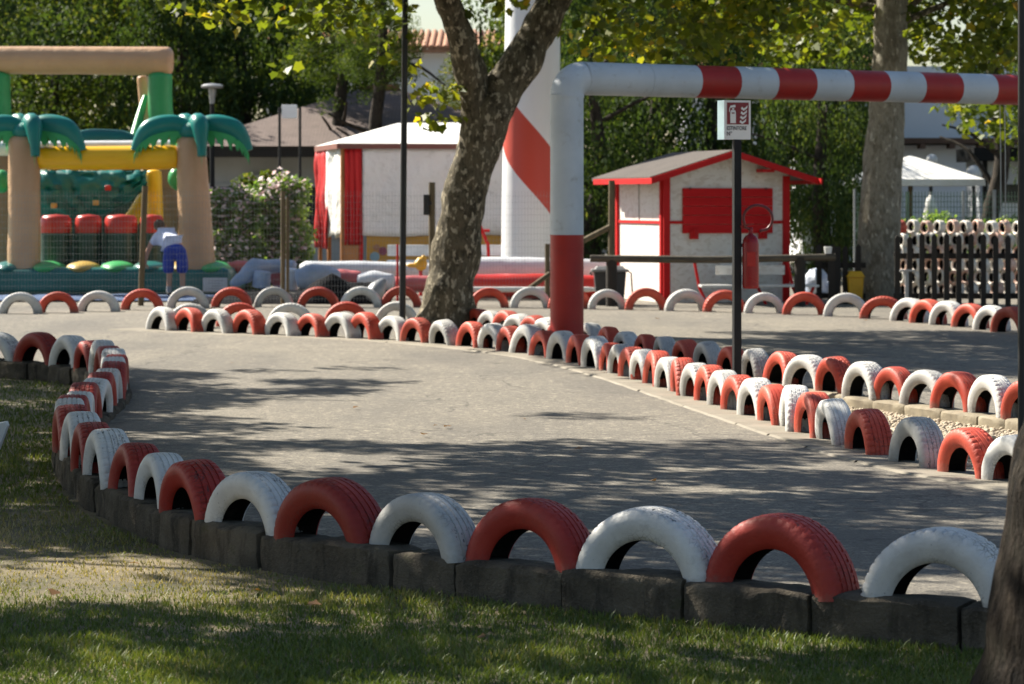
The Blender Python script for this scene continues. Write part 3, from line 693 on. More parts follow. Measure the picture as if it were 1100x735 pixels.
# dry leaves lying about
leaf_me = None
DL = [(268, 640, -.12), (470, 460, 0), (483, 461, 0), (455, 470, 0), (625, 391 + 95, 0), (930, 346, 0), (706, 344, 0), (640, 350, 0), (820, 560, 0), (385, 440, 0), (700, 520, 0), (560, 452, 0), (250, 392, 0), (900, 370, 0), (140, 610, -.12), (330, 655, -.12), (520, 690, -.12), (60, 640, -.12)]
for i, (px, py, z) in enumerate(DL):
    p = gp(px, py, z)
    if leaf_me is None:
        lf = leaves('fallen_leaf', np.zeros((1, 3)), .06, 'dry_leaf', LEAF_LOBED, up=6, var=0); leaf_me = lf.data
    else:
        lf = bpy.data.objects.new('fallen_leaf', leaf_me); col.objects.link(lf)
    lf.location = (p.x, p.y, p.z + .02); lf.rotation_euler = (R(random.uniform(-14, 14)), R(random.uniform(-14, 14)), random.uniform(0, 6.3)); s = random.uniform(.6, 1.1); lf.scale = (s, s, s)
    tag(lf, 'dry brown fallen leaf lying on the pale asphalt' if z == 0 else 'dry brown fallen leaf lying in the thin grass', 'leaf', 'fallen leaves on the asphalt' if z == 0 else 'fallen leaves in the grass')

# ------------------------------------------------------------------ the red and white pipe arch
A0 = Vector((xx(609, 30.4), 30.4, 0)); Bq = Vector((xx(1090, 33.7), 33.7, 0)); ad = (Bq - A0).normalized(); SPAN = 7.2; PR = .176; ZB = hz(84, 30.4)
arch = thing('pipe_arch', 'wide white and red banded pipe gantry spanning over the tyre island', 'gantry', A0, math.atan2(ad.y, ad.x))
def colpath(x0, sgn):
    out = MB(); zr = hz(253, 30.4)
    out.tube([(x0, 0, -.05), (x0, 0, zr)], PR, 32, 0); return out, zr
for x0, sg in ((0, 1), (SPAN, -1)):
    mb, zr = colpath(x0, sg); mb.build('red_column_base', 'pipe_red', arch, 50)
    mb = MB(); ztop = hz(103, 30.4)
    mb.tube([(x0, 0, zr), (x0, 0, ztop)], PR * .995, 32, 0, caps=False); mb.build('column', 'pipe_white', arch, 50)
    mb = MB(); pts = []; er = ZB - ztop
    for i in range(11):
        a = R(90) * i / 10; pts.append((x0 + sg * er * (1 - math.cos(a)), 0, ztop + er * math.sin(a)))
    mb.tube(pts, PR, 32, 0, caps=False)
    mb.tube([(x0, 0, ztop - .02), (x0, 0, ztop + .01)], PR + .006, 32); mb.build('elbow', 'pipe_white', arch, 50)
def beam_x(px):                                   # where the ray through px meets the beam, along the beam
    k = (px - CX) / F; # A0.x + d*ad.x = k*(A0.y + d*ad.y)
    return (k * A0.y - A0.x) / (ad.x - k * ad.y)
edges = [ZB - hz(103, 30.4)] + [beam_x(p) for p in (745, 787, 827, 868, 908, 947, 985, 1025, 1062, 1096)]
while edges[-1] + .45 < SPAN - .5: edges.append(edges[-1] + .45)
edges.append(SPAN - (ZB - hz(103, 30.4)))
mb = MB()
for i in range(len(edges) - 1):
    mb.tube([(edges[i], 0, ZB), (edges[i + 1], 0, ZB)], PR, 32, i % 2, caps=False)
mb.build('crossbeam', ['pipe_white', 'pipe_red'], arch, 50)
for xj in (edges[0] + .02, (edges[0] + edges[1]) / 2 + .1, edges[5], SPAN - .6):
    mb = MB(); mb.tube([(xj - .006, 0, ZB), (xj + .006, 0, ZB)], PR + .004, 32); mb.build('pipe_joint', 'pipe_white' if xj < edges[1] else 'pipe_red', arch, 50)
for x0 in (0, SPAN):
    for zj in (hz(253, 30.4), 1.15, .62):
        mb = MB(); mb.tube([(x0, 0, zj - .006), (x0, 0, zj + .006)], PR + .003, 32); mb.build('pipe_joint', 'pipe_red', arch, 50)

# ropes hanging from the beam
for px, lab in ((1074, 'thin pale rope hanging from the beam, left one of two'), (1079, 'thin pale rope hanging from the beam, right one of two')):
    d = beam_x(px); p = A0 + ad * d; mb = MB()
    zb = hz(232, p.y)
    mb.tube([(0, 0, ZB - PR + .01), (.01, 0, (ZB + zb) / 2), (.012, 0, zb)], .006, 6)
    o = mb.build('rope', 'rope', None, 40, loc=(p.x, p.y, 0)); tag(o, lab, 'rope', 'ropes under the gantry beam')
    mb = MB(); mb.tube([(.012 + .02 * math.cos(a), 0, zb - .05 + .05 * math.sin(a)) for a in [i * math.pi / 6 for i in range(13)]], .005, 6); mb.build('clip_hook', 'grey_metal', o)

# ------------------------------------------------------------------ extinguisher post, sign and extinguisher
PY = 23.5; PX = xx(791.5, PY)
post = thing('sign_post', 'slim dark square post carrying the fire extinguisher sign', 'sign post', (PX, PY, 0), R(14))
mb = MB(); mb.box((0, 0, 1.13), (.062, .062, 2.46)); mb.build('post', 'dark_grey', post, bevel=.004)
mb = MB(); mb.box((0, 0, .008), (.16, .16, .012)); mb.build('base_plate', 'dark_grey', post)
sgz = hz(129, PY); sw, sh = .215, .318
mb = MB(); pl = [(-sw / 2 - .012, -.034), (sw / 2, -.034), (sw / 2 - .03, .02), (-sw / 2 + .01, .065), (-sw / 2 - .035, .07)]
vs = [(x, y, sgz - sh / 2) for x, y in pl] + [(x, y, sgz + sh / 2) for x, y in pl]; n = len(pl)
mb.add(vs, [tuple(range(n))[::-1], tuple(range(n, 2 * n))] + [(i, (i + 1) % n, (i + 1) % n + n, i + n) for i in range(n - 1)])
mb.add(vs, [(n - 1, 0, n, 2 * n - 1)], 1)
sg = mb.build('sign_panel', ['sign_white', 'sign_blue'], post, 0)
YF = -.0365
def flat(poly, y=YF, mi=0):
    mb.add([(x, y, z) for x, z in poly], [tuple(range(len(poly)))], mi)
mb = MB(); mb.box((-.003, YF + .0006, sgz + .052), (.186, .003, .178)); mb.build('maroon_field', 'sign_maroon', sg, 0)
mb = MB(); ey = YF - .003
cx_, cz_ = -.045, sgz + .035
flat([(cx_ - .024, cz_ - .062), (cx_ + .024, cz_ - .062), (cx_ + .024, cz_ + .028), (cx_ + .016, cz_ + .044), (cx_ - .016, cz_ + .044), (cx_ - .024, cz_ + .028)], ey)
flat([(cx_ - .009, cz_ + .047), (cx_ + .009, cz_ + .047), (cx_ + .009, cz_ + .060), (cx_ - .009, cz_ + .060)], ey)
flat([(cx_ - .03, cz_ + .062), (cx_ + .022, cz_ + .068), (cx_ + .018, cz_ + .088), (cx_ - .022, cz_ + .080)], ey)
flat([(cx_ - .034, cz_ + .030), (cx_ - .027, cz_ + .030), (cx_ - .024, cz_ + .066), (cx_ - .032, cz_ + .062)], ey)
for i in range(4):                                              # flames
    z = sgz - .022 + i * .036; x = .030 + .004 * i
    flat([(x - .02, z + .004), (x + .004, z - .012), (x + .034, z + .010), (x + .037, z + .034), (x + .022, z + .018), (x + .004, z + .006), (x - .010, z + .022)], ey)
mb.build('pictogram', 'sign_white', sg, 0)
mb = MB(); mb.box((cx_, ey - .002, cz_ + .020), (.024, .002, .010)); mb.build('pictogram_label', 'sign_maroon', sg, 0)
def text(body, size, loc, mat, parent, name, rot=(R(90), 0, 0), align='LEFT', ext=.0008):
    c = bpy.data.curves.new('t', 'FONT'); c.body = body; c.size = size; c.extrude = ext; c.align_x = align; c.offset = size * .012
    t = bpy.data.objects.new('t', c); col.objects.link(t)
    dg = bpy.context.evaluated_depsgraph_get(); me = bpy.data.meshes.new_from_object(t.evaluated_get(dg))
    bpy.data.objects.remove(t); me.materials.clear(); me.materials.append(M[mat])
    o = bpy.data.objects.new(name, me); col.objects.link(o); o.parent = parent; o.location = loc; o.rotation_euler = rot; return o
t = text('ESTINTORE', .046, (-.098, YF + .0005, sgz - .083), 'ink', sg, 'lettering'); t.scale = (.72, 1, 1)
t = text('N°', .046, (-.098, YF + .0005, sgz - .128), 'ink', sg, 'lettering'); t.scale = (.85, 1, 1)

EXx, EXz = xx(806.5, PY - .04), hz(310, PY)
ext = thing('fire_extinguisher', 'red fire extinguisher hung on the slim dark post', 'extinguisher', (EXx, PY - .03, EXz), R(0))
eh = (310 - 252) / F * PY
mb = MB(); mb.lathe([(.0, 0), (.058, .0), (.066, .012), (.067, .03), (.067, eh - .075), (.062, eh - .04), (.046, eh - .012), (.024, eh), (.02, eh + .01), (0, eh + .01)], 28); mb.build('cylinder', 'ext_red', ext, 40)
mb = MB(); mb.lathe([(.016, eh + .005), (.018, eh + .05), (.012, eh + .06)], 14)
mb.box((-.03, 0, eh + .075), (.11, .018, .014), rot=Matrix.Rotation(R(-10), 3, 'Y')); mb.box((-.028, 0, eh + .05), (.10, .018, .012), rot=Matrix.Rotation(R(4), 3, 'Y')); mb.build('valve_handle', 'ext_red', ext, 40)
pts = []
for i in range(25):
    a = R(200) - R(255) * i / 24; pts.append((.055 + .118 * math.cos(a), -.045, eh + .130 + .108 * math.sin(a)))
pts = [(.0, 0, eh + .04)] + [(-.05, -.03, eh + .06)] + pts + [(.07, -.07, eh + .03)]
mb = MB(); mb.tube(smooth_line3(pts, 3) if 'smooth_line3' in globals() else pts, .0115, 10); mb.build('hose', 'hose', ext, 60)
mb = MB(); mb.box((0, -.0685, eh * .55), (.07, .003, .12)); mb.build('paper_label', 'pipe_red', ext, 0)
mb = MB(); mb.box((-.075, .03, eh * .8), (.03, .04, .03)); mb.build('wall_bracket', 'black_metal', ext)

# lamp pole at the tree, and the slim black pole on the right edge
LP = at(432, 356, 36); mb = MB()
mb.tube([(0, 0, -.1), (.045, 0, 5.0), (.06, 0, 7.0)], [.042, .036, .03], 12)
o = mb.build('lamp_pole', 'black_metal', None, 60, loc=(LP.x, LP.y, 0)); tag(o, 'tall thin black pole standing left of the mottled leaning tree', 'pole')
mb = MB(); mb.lathe([(.09, 0), (.09, .02), (.045, .05)], 14); mb.build('foot_collar', 'black_metal', o)
mb = MB(); mb.sph((.06, 0, 7.15), (.22, .22, .16)); mb.build('lamp_globe', 'white_plastic', o)
RP = at(1096.5, 560, 14.0); mb = MB(); mb.tube([(0, 0, -.2), (0, 0, 5.5)], .022, 16)
o = mb.build('black_pole', 'black_metal', None, 60, loc=(RP.x + .008, RP.y, 0)); tag(o, 'straight black pole rising along the right edge behind the dark trunk', 'pole')
mb = MB(); mb.tube([(0, 0, -.16), (0, 0, .03)], .04, 16); mb.build('ground_sleeve', 'black_metal', o)

# ------------------------------------------------------------------ trees
def smooth_pts(P, sub=5):
    P = [Vector(p) for p in P]; out = []
    for i in range(len(P) - 1):
        a, b, c, d = P[max(i - 1, 0)], P[i], P[i + 1], P[min(i + 2, len(P) - 1)]
        for k in range(sub):
            t = k / sub; out.append(.5 * ((2 * b) + (c - a) * t + (2 * a - 5 * b + 4 * c - d) * t * t + (-a + 3 * b - 3 * c + d) * t ** 3))
    return out + [P[-1]]
def limb(mb, P, rad, n=14, wob=.2, sub=6, seed=0):
    pts = smooth_pts(P, sub); rr = [float(np.interp(i / sub, range(len(rad)), rad)) for i in range(len(pts))]
    mb.tube(pts, rr, n, 0, True, wob, seed=seed)
def twig_fan(mb, start, direction, count, length, r0, seed):
    rs = random.Random(seed); ends = []
    for i in range(count):
        d = (Vector(direction) + Vector((rs.gauss(0, .6), rs.gauss(0, .6), rs.gauss(0, .35)))).normalized(); l = length * rs.uniform(.6, 1.1)
        p1 = Vector(start) + d * l * .5 + Vector((0, 0, rs.uniform(-.1, .25) * l)); p2 = Vector(start) + d * l + Vector((0, 0, rs.uniform(-.3, .1) * l))
        limb(mb, [start, p1, p2], [r0, r0 * .6, r0 * .25], 7, .1, 4, seed + i); ends.append(p2)
    return ends

# leaning plane tree on the island
Y0 = 36.0
def tp(px, py, dy=0): return at(px, py, Y0 + dy) - Vector((TX, Y0, 0))
TX = xx(478, Y0)
tree = thing('plane_tree', 'mottled plane tree leaning right between the chicane tyres, forked low', 'tree', (TX, Y0, 0))
mb = MB(); u = Y0 / F
limb(mb, [tp(474, 366), tp(477, 345), tp(484, 310), tp(490, 270), tp(497, 225), tp(507, 180), tp(520, 140), tp(537, 105), tp(558, 68, .1), tp(580, 32, .2), tp(600, -10, .3), tp(615, -70, .6)],
     [40 * u, 30.5 * u, 27 * u, 25 * u, 24 * u, 23.5 * u, 24.5 * u, 21.5 * u, 21 * u, 20 * u, 18 * u, 15 * u], 26, .2, 8, 1)
limb(mb, [tp(512, 165), tp(513, 128), tp(508, 90, -.1), tp(499, 55, -.2), tp(489, 25, -.3), tp(478, -5, -.5), tp(455, -60, -.9)], [17 * u, 18.5 * u, 16.5 * u, 15.5 * u, 14.5 * u, 13 * u, 9 * u], 20, .2, 7, 4)
tr = mb.build('trunk', 'bark_plane', tree, 60)
mb = MB(); clumps = []
tops = [tp(615, -70, .6), tp(455, -60, -.9), tp(600, -10, .3), tp(478, -5, -.5)]
def proj(p): return CX + F * p.x / p.y, HY + F * (H - p.z) / p.y
TB = Vector((TX, Y0, 0))
def hidden_ok(p, r, keep_right=True):            # clumps that stay above the picture, or in the low canopy at the right
    px, py = proj(p); m = r * F / p.y
    if px > 1130 or px < -60: return True
    return py + m < (58 if (keep_right and 640 < px < 1100) else 6)
for i, (st, d, c, l) in enumerate([(tops[0], (.6, .2, .9), 5, 3.2), (tops[1], (-.5, -.2, 1.0), 5, 3.2), (tops[0], (.9, -.3, .8), 4, 3.0), (tops[1], (-.8, .1, .9), 4, 3.0), (tops[0], (0, -.8, .9), 3, 3.0), (tops[1], (0, .8, .9), 3, 3.0)]):
    for e in twig_fan(mb, st, d, c, l, .08, 30 + i * 9):
        for _ in range(4):
            q = e + Vector((random.gauss(0, .7), random.gauss(0, .7), random.gauss(.1, .5))); r = random.uniform(.45, .9)
            if hidden_ok(q + TB, r): clumps.append((q, r))
mb.build('branches', 'bark_plane', tree, 60)
r2 = random.Random(5)
def shade_490(x, y):
    if 2.9 < x < 9 and 26.8 < y < 36: return .3
    if x > np.interp(y, [22, 24, 29, 31], [2.6, 2.1, .55, .4]) + .30 and x < 3 and 24.4 < y < 30.8: return 1.0
    return 0.0
for i in range(4000):
    gx_, gy_ = r2.uniform(0, 9), r2.uniform(24, 37); z = r2.uniform(4.6, 8.6)
    if r2.random() > shade_490(gx_, gy_): continue
    c = Vector((gx_, gy_, 0)) + S * (z / S.z); r = r2.uniform(.4, .75)
    if abs(c.x - TX) > 6.5 or abs(c.y - Y0) > 6 or not hidden_ok(c, r): continue
    clumps.append((c - TB, r))
    if len(clumps) > 460: break
# low sprays the photo shows hanging into the picture
for (px, py, dy, r) in [(200, 5, -2, .35), (222, 18, -2, .28), (236, 10, -2, .3), (262, 8, -2, .4), (300, 12, -1.5, .45), (330, 20, -1, .4), (345, 40, -1, .22), (296, 73, -1, .18), (310, 68, -1, .16), (350, 10, -2, .5), (375, 18, -1, .45), (395, 8, -1, .5), (405, 34, 0, .4), (414, 62, 0, .22), (428, 12, 0, .35), 
                        (452, 92, .2, .22), (468, 100, 0, .34), (460, 118, .1, .32), (478, 128, -.2, .26), (492, 96, -.2, .2), (448, 72, .2, .14), (484, 78, .1, .18), (470, 140, 0, .15), (500, 8, -.3, .3), (545, 2, -.3, .3), (560, -5, -.5, .35)]:
    clumps.append((tp(px, py, dy), r))
for i in range(46):
    px = r2.uniform(628, 880); py = r2.uniform(-30, 40 if px > 700 else 48) ; clumps.append((tp(px, py, r2.uniform(-.5, 3)), r2.uniform(.28, .5)))
for px, py in [(640, 50), (655, 62), (672, 45), (690, 60), (705, 52), (725, 66), (745, 58), (765, 66), (790, 60), (812, 64), (640, 25), (660, 20)]: clumps.append((tp(px, py, r2.uniform(0, 2)), .26))
pts, cid = clump_points(clumps, 190)
ct = np.array([random.uniform(.15, .7) for _ in clumps])
leaves('crown', pts, .118, 'leaf_sun', LEAF_LOBED, tree, ct[cid])

# straight pale plane tree on the right
Y1 = 46.0; TX1 = xx(941, Y1); u = Y1 / F
def tq(px, py, dy=0): return at(px, py, Y1 + dy) - Vector((TX1, Y1, 0))
def keeps_sun(c, r):                          # leave the tyre wall and the parasol in the sun
    for zz, X0, X1, Ya, Yb in ((.7, 6.3, 10.5, 47.6, 49.6), (2.2, 7, 9.8, 58.6, 61.4)):
        g_ = c - S * ((c.z - zz) / S.z)
        if X0 - r < g_.x < X1 + r and Ya - r < g_.y < Yb + r: return False
    return True
tree2 = thing('plane_tree', 'straight pale plane tree trunk rising behind the far red tyre', 'tree', (TX1, Y1, 0))
mb = MB(); limb(mb, [tq(940, 345), tq(941, 318), tq(944, 260), tq(948, 190), tq(953, 110), tq(957, 40), tq(960, -30), tq(963, -120)], [30 * u, 25.5 * u, 23 * u, 21.5 * u, 19.5 * u, 18.5 * u, 17 * u, 13 * u], 26, .1, 8, 9)
mb.build('trunk', 'bark_pale', tree2, 60)
mb = MB(); clumps = []
for i in range(9):
    a = i * 2.4; st = tq(955 + i, 30 - i * 18)
    for e in twig_fan(mb, st, (math.cos(a), math.sin(a), .7), 3, 3.2, .07, 130 + i * 5):
        for _ in range(4):
            q = e + Vector((random.gauss(0, .9), random.gauss(0, .9), random.gauss(.2, .6))); r = random.uniform(.5, .9)
            if hidden_ok(q + Vector((TX1, Y1, 0)), r) and keeps_sun(q + Vector((TX1, Y1, 0)), r): clumps.append((q, r))
mb.build('branches', 'bark_plane', tree2, 60)
for i in range(92):
    px = r2.uniform(750, 1120); lim = 74 if px < 900 else 60 if px < 985 else 78; py = r2.uniform(-70, lim - 12); r = r2.uniform(.35, .65); q = tq(px, py, r2.uniform(1.0, 2.8) if 918 < px < 996 else r2.uniform(-2.5, 2.5))
    for _ in range(6):
        if keeps_sun(q + Vector((TX1, Y1, 0)), r): clumps.append((q, r)); break
        q = tq(r2.choice([r2.uniform(750, 912), r2.uniform(1000, 1120)]), py, r2.uniform(-3.5, 1.0))
for px, py in [(1035, 125), (1050, 118), (1068, 128), (1082, 120), (1030, 105), (1052, 140), (1075, 145), (1088, 138), (1020, 112)]: clumps.append((tq(px, py, 4 + r2.uniform(0, 2)), .42))
pts, cid = clump_points(clumps, 150); ct = np.array([random.uniform(.05, .6) for _ in clumps])
leaves('crown', pts, .135, 'leaf_sun', LEAF_LOBED, tree2, ct[cid])

# dark leaning trunk on the right edge, close to the lens
Y3 = 9.3; TX3 = xx(1110, Y3)
def tz(px, py, dy=0): return at(px, py, Y3 + dy) - Vector((TX3, Y3, 0))
tree3 = thing('leaning_tree', 'rough dark trunk leaning out of the picture at the lower right', 'tree', (TX3, Y3, -.17))
u = Y3 / F; up = Vector((0, 0, .17))
mb = MB(); limb(mb, [tz(1120, 850) + up, tz(1122, 800) + up, tz(1130, 735) + up, tz(1135, 670) + up, tz(1140, 600) + up, tz(1146, 545) + up, tz(1155, 480) + up, tz(1172, 400) + up, tz(1205, 250) + up, tz(1260, 0) + up, tz(1330, -300) + up, tz(1400, -700) + up, tz(1440, -1100) + up],
     [110 * u, 88 * u, 73 * u, 67 * u, 63 * u, 61 * u, 60 * u, 58 * u, 56 * u, 54 * u, 50 * u, 40 * u, 26 * u], 48, .22, 14, 21)
mb.build('trunk', 'bark_ridged', tree3, 60)
mb = MB(); clumps = []
for i in range(6):
    for e in twig_fan(mb, tz(1390 + i * 8, -650 - i * 70) + up, (math.cos(i * 1.1), math.sin(i * 1.1), .4), 2, 2.2, .05, 230 + i * 3):
        for _ in range(4): clumps.append((e + Vector((random.gauss(0, .5), random.gauss(0, .5), random.gauss(.2, .4))), random.uniform(.3, .6)))
mb.build('branches', 'bark_dark', tree3, 60)
pts, cid = clump_points(clumps, 90); leaves('crown', pts, .12, 'leaf_mid', LEAF_LOBED, tree3)

# trees just outside the picture on the left: they throw the shade over lawn, kerb and track
SH = [(-5.6, 17.6, 3.5, 'plane tree shading the near kerb, outside the picture at left'), (-9.4, 28.0, 3.9, 'plane tree shading the far bend, outside the picture at left'), (-6.2, 11.2, 3.5, 'plane tree over the lawn, outside the picture at left')]
def shade_left(x, y):
    kx = float(np.interp(y, KY, KX)); sn = noise.noise((x * .5, y * 1.5, 3.3)); 
    if ((x + 1.8) / 1.75) ** 2 + ((y - 13.5) / 1.05) ** 2 < 1 and x < kx - .3: return 0.0          # lit bare patch
    if x > 1.2 and y < 10.7: return 1.0
    if y < 12.2 and x < kx - .3: return 0.0 if noise.noise((x * .9 + 2.2, y * 1.7, 5.1)) > (-.06 if y < 11.4 else .12) else 1.0
    if x < kx + .75: return 1.0                                                                     # lawn and near row
    if y < 16.2: return .9 if sn > -.16 else .06
    if y < 19.4: return .8 if sn > .0 else .03
    if x < -1.2 and y < 27: return .75 if sn > .08 else .03
    return 0.02
cls = [[], [], []]; rs = random.Random(17)
for i in range(14000):
    gx_, gy_ = rs.uniform(-7, 4.2), rs.uniform(9.2, 28.5)
    if rs.random() > shade_left(gx_, gy_): continue
    z = rs.uniform(3.9, 8.2); c = Vector((gx_, gy_, 0)) + S * (z / S.z); r = rs.uniform(.32, .62)
    if c.y < 6: continue
    hwid = (CX + 20) / F * c.y
    if c.x > -hwid - r and c.z - r * .8 < H + HY / F * c.y + .25: continue
    k = min(range(3), key=lambda k: (SH[k][0] - c.x) ** 2 + (SH[k][1] - c.y) ** 2)
    if len(cls[0]) + len(cls[1]) + len(cls[2]) < 900: cls[k].append((c - Vector((SH[k][0], SH[k][1], -.1)), r))
for k, (x, y, zlow, label) in enumerate(SH):
    t = thing('plane_tree', label, 'tree', (x, y, -.1))
    mb = MB(); limb(mb, [(0, 0, -.1), (.1, 0, 1.2), (-.05, .1, zlow), (.1, 0, 7)], [.36, .28, .24, .10], 16, .15, 7, k + 3); mb.build('trunk', 'bark_plane', t, 60); mb = MB()
    for i in range(9):
        a = i * 2.4 + k; twig_fan(mb, (0, 0, zlow + .7 + .15 * i), (math.cos(a), math.sin(a), .8), 2, 2.4, .06, k * 50 + i * 4)
    mb.build('branches', 'bark_plane', t, 60); pts, cid = clump_points(cls[k], 430); leaves('crown', pts, .145, 'leaf_sun', LEAF_KITE, t)

# background trees: three crowns shared between many trees
def crown_mesh(seed, mat, n_cl, per, leaf, shape):
    rs = random.Random(seed); cl = []
    for i in range(n_cl):
        if shape == 'cedar':
            z = rs.uniform(-1, 1); lvl = round(z * 4.5) / 4.5; w = .95 * (1 - (lvl + 1) * .36); a = rs.uniform(0, 6.28); q = rs.uniform(.2, 1) ** .6 * w
            cl.append(((q * math.cos(a), q * math.sin(a), lvl + rs.gauss(0, .035) - q * .12), rs.uniform(.11, .2)))
        else:
            d = Vector((rs.gauss(0, 1), rs.gauss(0, 1), rs.gauss(0, 1))).normalized() * (rs.uniform(.2, 1) ** .45)
            if noise.noise(d * 1.6 + Vector((seed, 0, 0))) < -.28: continue
            cl.append(((d.x * .92, d.y * .92, d.z), rs.uniform(.12, .25)))
    pts, cid = clump_points(cl, per); ct = np.array([rs.uniform(.1, .75) for _ in cl])
    n = len(pts)
    k = len(LEAF_KITE)
    o = leaves('crown', pts, leaf, mat, LEAF_KITE, None, ct[cid]); me = o.data; bpy.data.objects.remove(o); return me
CR = {'cedar': crown_mesh(1, 'leaf_dark', 330, 3600, .034, 'cedar'), 'dark': crown_mesh(2, 'leaf_dark', 230, 3200, .035, 'round'), 'mid': crown_mesh(3, 'leaf_mid', 210, 3000, .036, 'round'), 'light': crown_mesh(4, 'leaf_sun', 170, 2400, .04, 'round')}
TRK = {}
def bg_tree(px, Y, cz, rx, rz_, kind, label, group=None, trunk_px=None):
    x = xx(px, Y); t = thing('background_tree' if kind != 'cedar' else 'cedar_tree', label, 'tree', (x, Y, -.17), random.uniform(0, 6.28), group)
    if kind not in TRK or random.random() < .4:
        mb = MB(); limb(mb, [(0, 0, -.1), (.15, .1, 1.5), (-.1, 0, 3), (.1, .1, 5), (0, 0, 7)], [.24, .19, .16, .11, .05], 10, .15, 4, px)
        for j in range(4): twig_fan(mb, (0, 0, 2.2 + j * .9), (math.cos(j * 1.7 + px), math.sin(j * 1.7 + px), .5), 1, 2.2, .07, int(px) + j)
        o = mb.build('trunk', 'bark_dark', t, 60); TRK[kind] = o.data
    else:
        o = bpy.data.objects.new('trunk', TRK[kind]); col.objects.link(o); o.parent = t
    o.scale = (1, 1, max(.6, cz / 5))
    c = bpy.data.objects.new('crown', CR[kind]); col.objects.link(c); c.parent = t; c.location = (0, 0, cz); c.scale = (rx, rx, rz_)
BT = [  # px, Y, crown centre height, radius, half height, kind, label
    (-30, 70, 5.6, 3.4, 4.6, 'dark', 'dark leafy tree cut by the left edge beyond the inflatable'),
    (60, 76, 6.0, 2.9, 3.6, 'mid', 'mid green tree seen through the tan inflatable arch, left one'),
    (128, 79, 5.6, 2.6, 3.7, 'light', 'yellow green tree seen through the tan inflatable arch, right one'),
    (28, 84, 9.0, 4.0, 4.5, 'dark', 'tall dark tree over the left end of the tan arch'),
    (112, 88, 9.6, 4.0, 4.2, 'mid', 'tall green tree over the middle of the tan arch'),
    (196, 72, 6.2, 2.7, 5.6, 'cedar', 'dark cedar right beside the tan inflatable arch'),
    (262, 74, 6.2, 3.0, 5.8, 'cedar', 'dark cedar rising behind the round street lamp'),
    (322, 78, 6.8, 2.8, 5.4, 'cedar', 'dark cedar above the middle of the brown tiled roof'),
    (232, 86, 9.0, 3.6, 4.6, 'dark', 'dark broadleaf tree filling the gap between the cedars'),
    (368, 66.5, 5.7, 1.5, 1.8, 'mid', 'green tree leaning over the brown roof left of the black pole'),
    (405, 63, 5.2, 1.0, 1.2, 'mid', 'small bushy tree over the brown roof against the pale house'),
    (640, 60, 4.2, 1.9, 3.9, 'dark', 'dark tree close behind the left side of the red trimmed hut'),
    (700, 64, 4.3, 2.3, 4.2, 'dark', 'dark tree behind the roof of the red trimmed hut'),
    (762, 66, 4.8, 2.4, 4.4, 'dark', 'dark tree right behind the hut gable'),
    (828, 70, 4.8, 2.3, 4.8, 'mid', 'green tree behind the right slope of the hut roof'),
    (884, 56.5, 3.2, 1.3, 3.4, 'dark', 'dense dark tree between the hut and the pale trunk'),
    (900, 73, 5.4, 1.6, 3.8, 'dark', 'dark tree touching the left side of the pale trunk'),
    (600, 70, 6.4, 2.6, 4.4, 'mid', 'green tree behind the spiral striped inflatable column'),
    (516, 84, 4.9, 1.4, 1.6, 'light', 'small pale green tree before the white house'),
    (660, 76, 8.0, 3.2, 4.0, 'light', 'tall light green tree above the white pipe elbow'),
    (790, 80, 8.6, 3.6, 4.0, 'mid', 'tall green tree above the striped pipe beam'),
    (900, 82, 8.4, 3.0, 3.6, 'light', 'tall light green tree high behind the pale trunk'),
    (1072, 58, 4.4, 1.3, 1.15, 'mid', 'green tree crown hanging before the white house at right'),
    (1190, 64, 4.6, 2.6, 3.6, 'mid', 'green tree beyond the picket fence past the right edge'),
]
for a in BT: bg_tree(*a, group='trees beyond the track')
# far wood closing the view
pts = []
for i in range(150):
    x = random.uniform(-60, 60); Yc = random.uniform(104, 118); z = random.uniform(.5, 8)
    if -4.2 < xx(1, 1) + x * 1 < -1: pass
    pts.append((Vector((x, Yc, z if not (-6 < x < 0) else min(z, 4.0))), random.uniform(1.5, 3.2)))
pp, cid = clump_points(pts, 16)
tag(leaves('far_wood', pp, .5, 'leaf_dark'), kind='stuff')

# flowering bushes
def bush(px, Y, w, h, kind, label, flowers, seed):
    rs = random.Random(seed); t = thing('flowering_bush', label, 'bush', (xx(px, Y), Y, -.02), 0, None)
    mb = MB()
    for i in range(9):
        a = rs.uniform(0, 6.28); limb(mb, [(.1 * math.cos(a), .1 * math.sin(a), 0), (.3 * w * math.cos(a), .3 * w * math.sin(a), h * .5), (.45 * w * math.cos(a), .45 * w * math.sin(a), h * .9)], [.03, .02, .008], 6, .1, 3, i)
    mb.build('stems', 'wood_weathered', t, 60); cl = []
    for i in range(130):
        a = rs.uniform(0, 6.28); q = rs.uniform(.1, 1) ** .5
        cl.append(((w * .5 * q * math.cos(a), w * .4 * q * math.sin(a), rs.uniform(.1, h * (1 - .15 * q * q))), rs.uniform(.13, .24)))
    p, c = clump_points(cl, 1900); leaves('foliage', p, .085, kind, LEAF_KITE, t, np.array([rs.uniform(.15, .8) for _ in cl])[c])
    fl = p[rng.uniform(0, 1, len(p)) < flowers]; fl = fl + rng.normal(0, .04, fl.shape) + np.array([-.05, -.10, .05]); leaves('blossom', fl, .10, 'petal', LEAF_KITE, t, None if seed % 2 else np.full(len(fl), .4), up=1)
bush(252, 52.5, .92, 1.9, 'leaf_hedge', 'pink flowering bush beside the inflatable column', .16, 2)
bush(302, 53.0, .98, 2.15, 'leaf_hedge', 'bright green bush with white blossom beside the red curtain', .14, 3)
bush(278, 56.0, 1.0, 2.25, 'leaf_mid', 'taller green shrub peeping up behind the two flowering bushes', .004, 5)
bush(1040, 57.5, 2.6, 1.35, 'leaf_hedge', 'yellow green hedge behind the wire fence under the parasol', .004, 7)

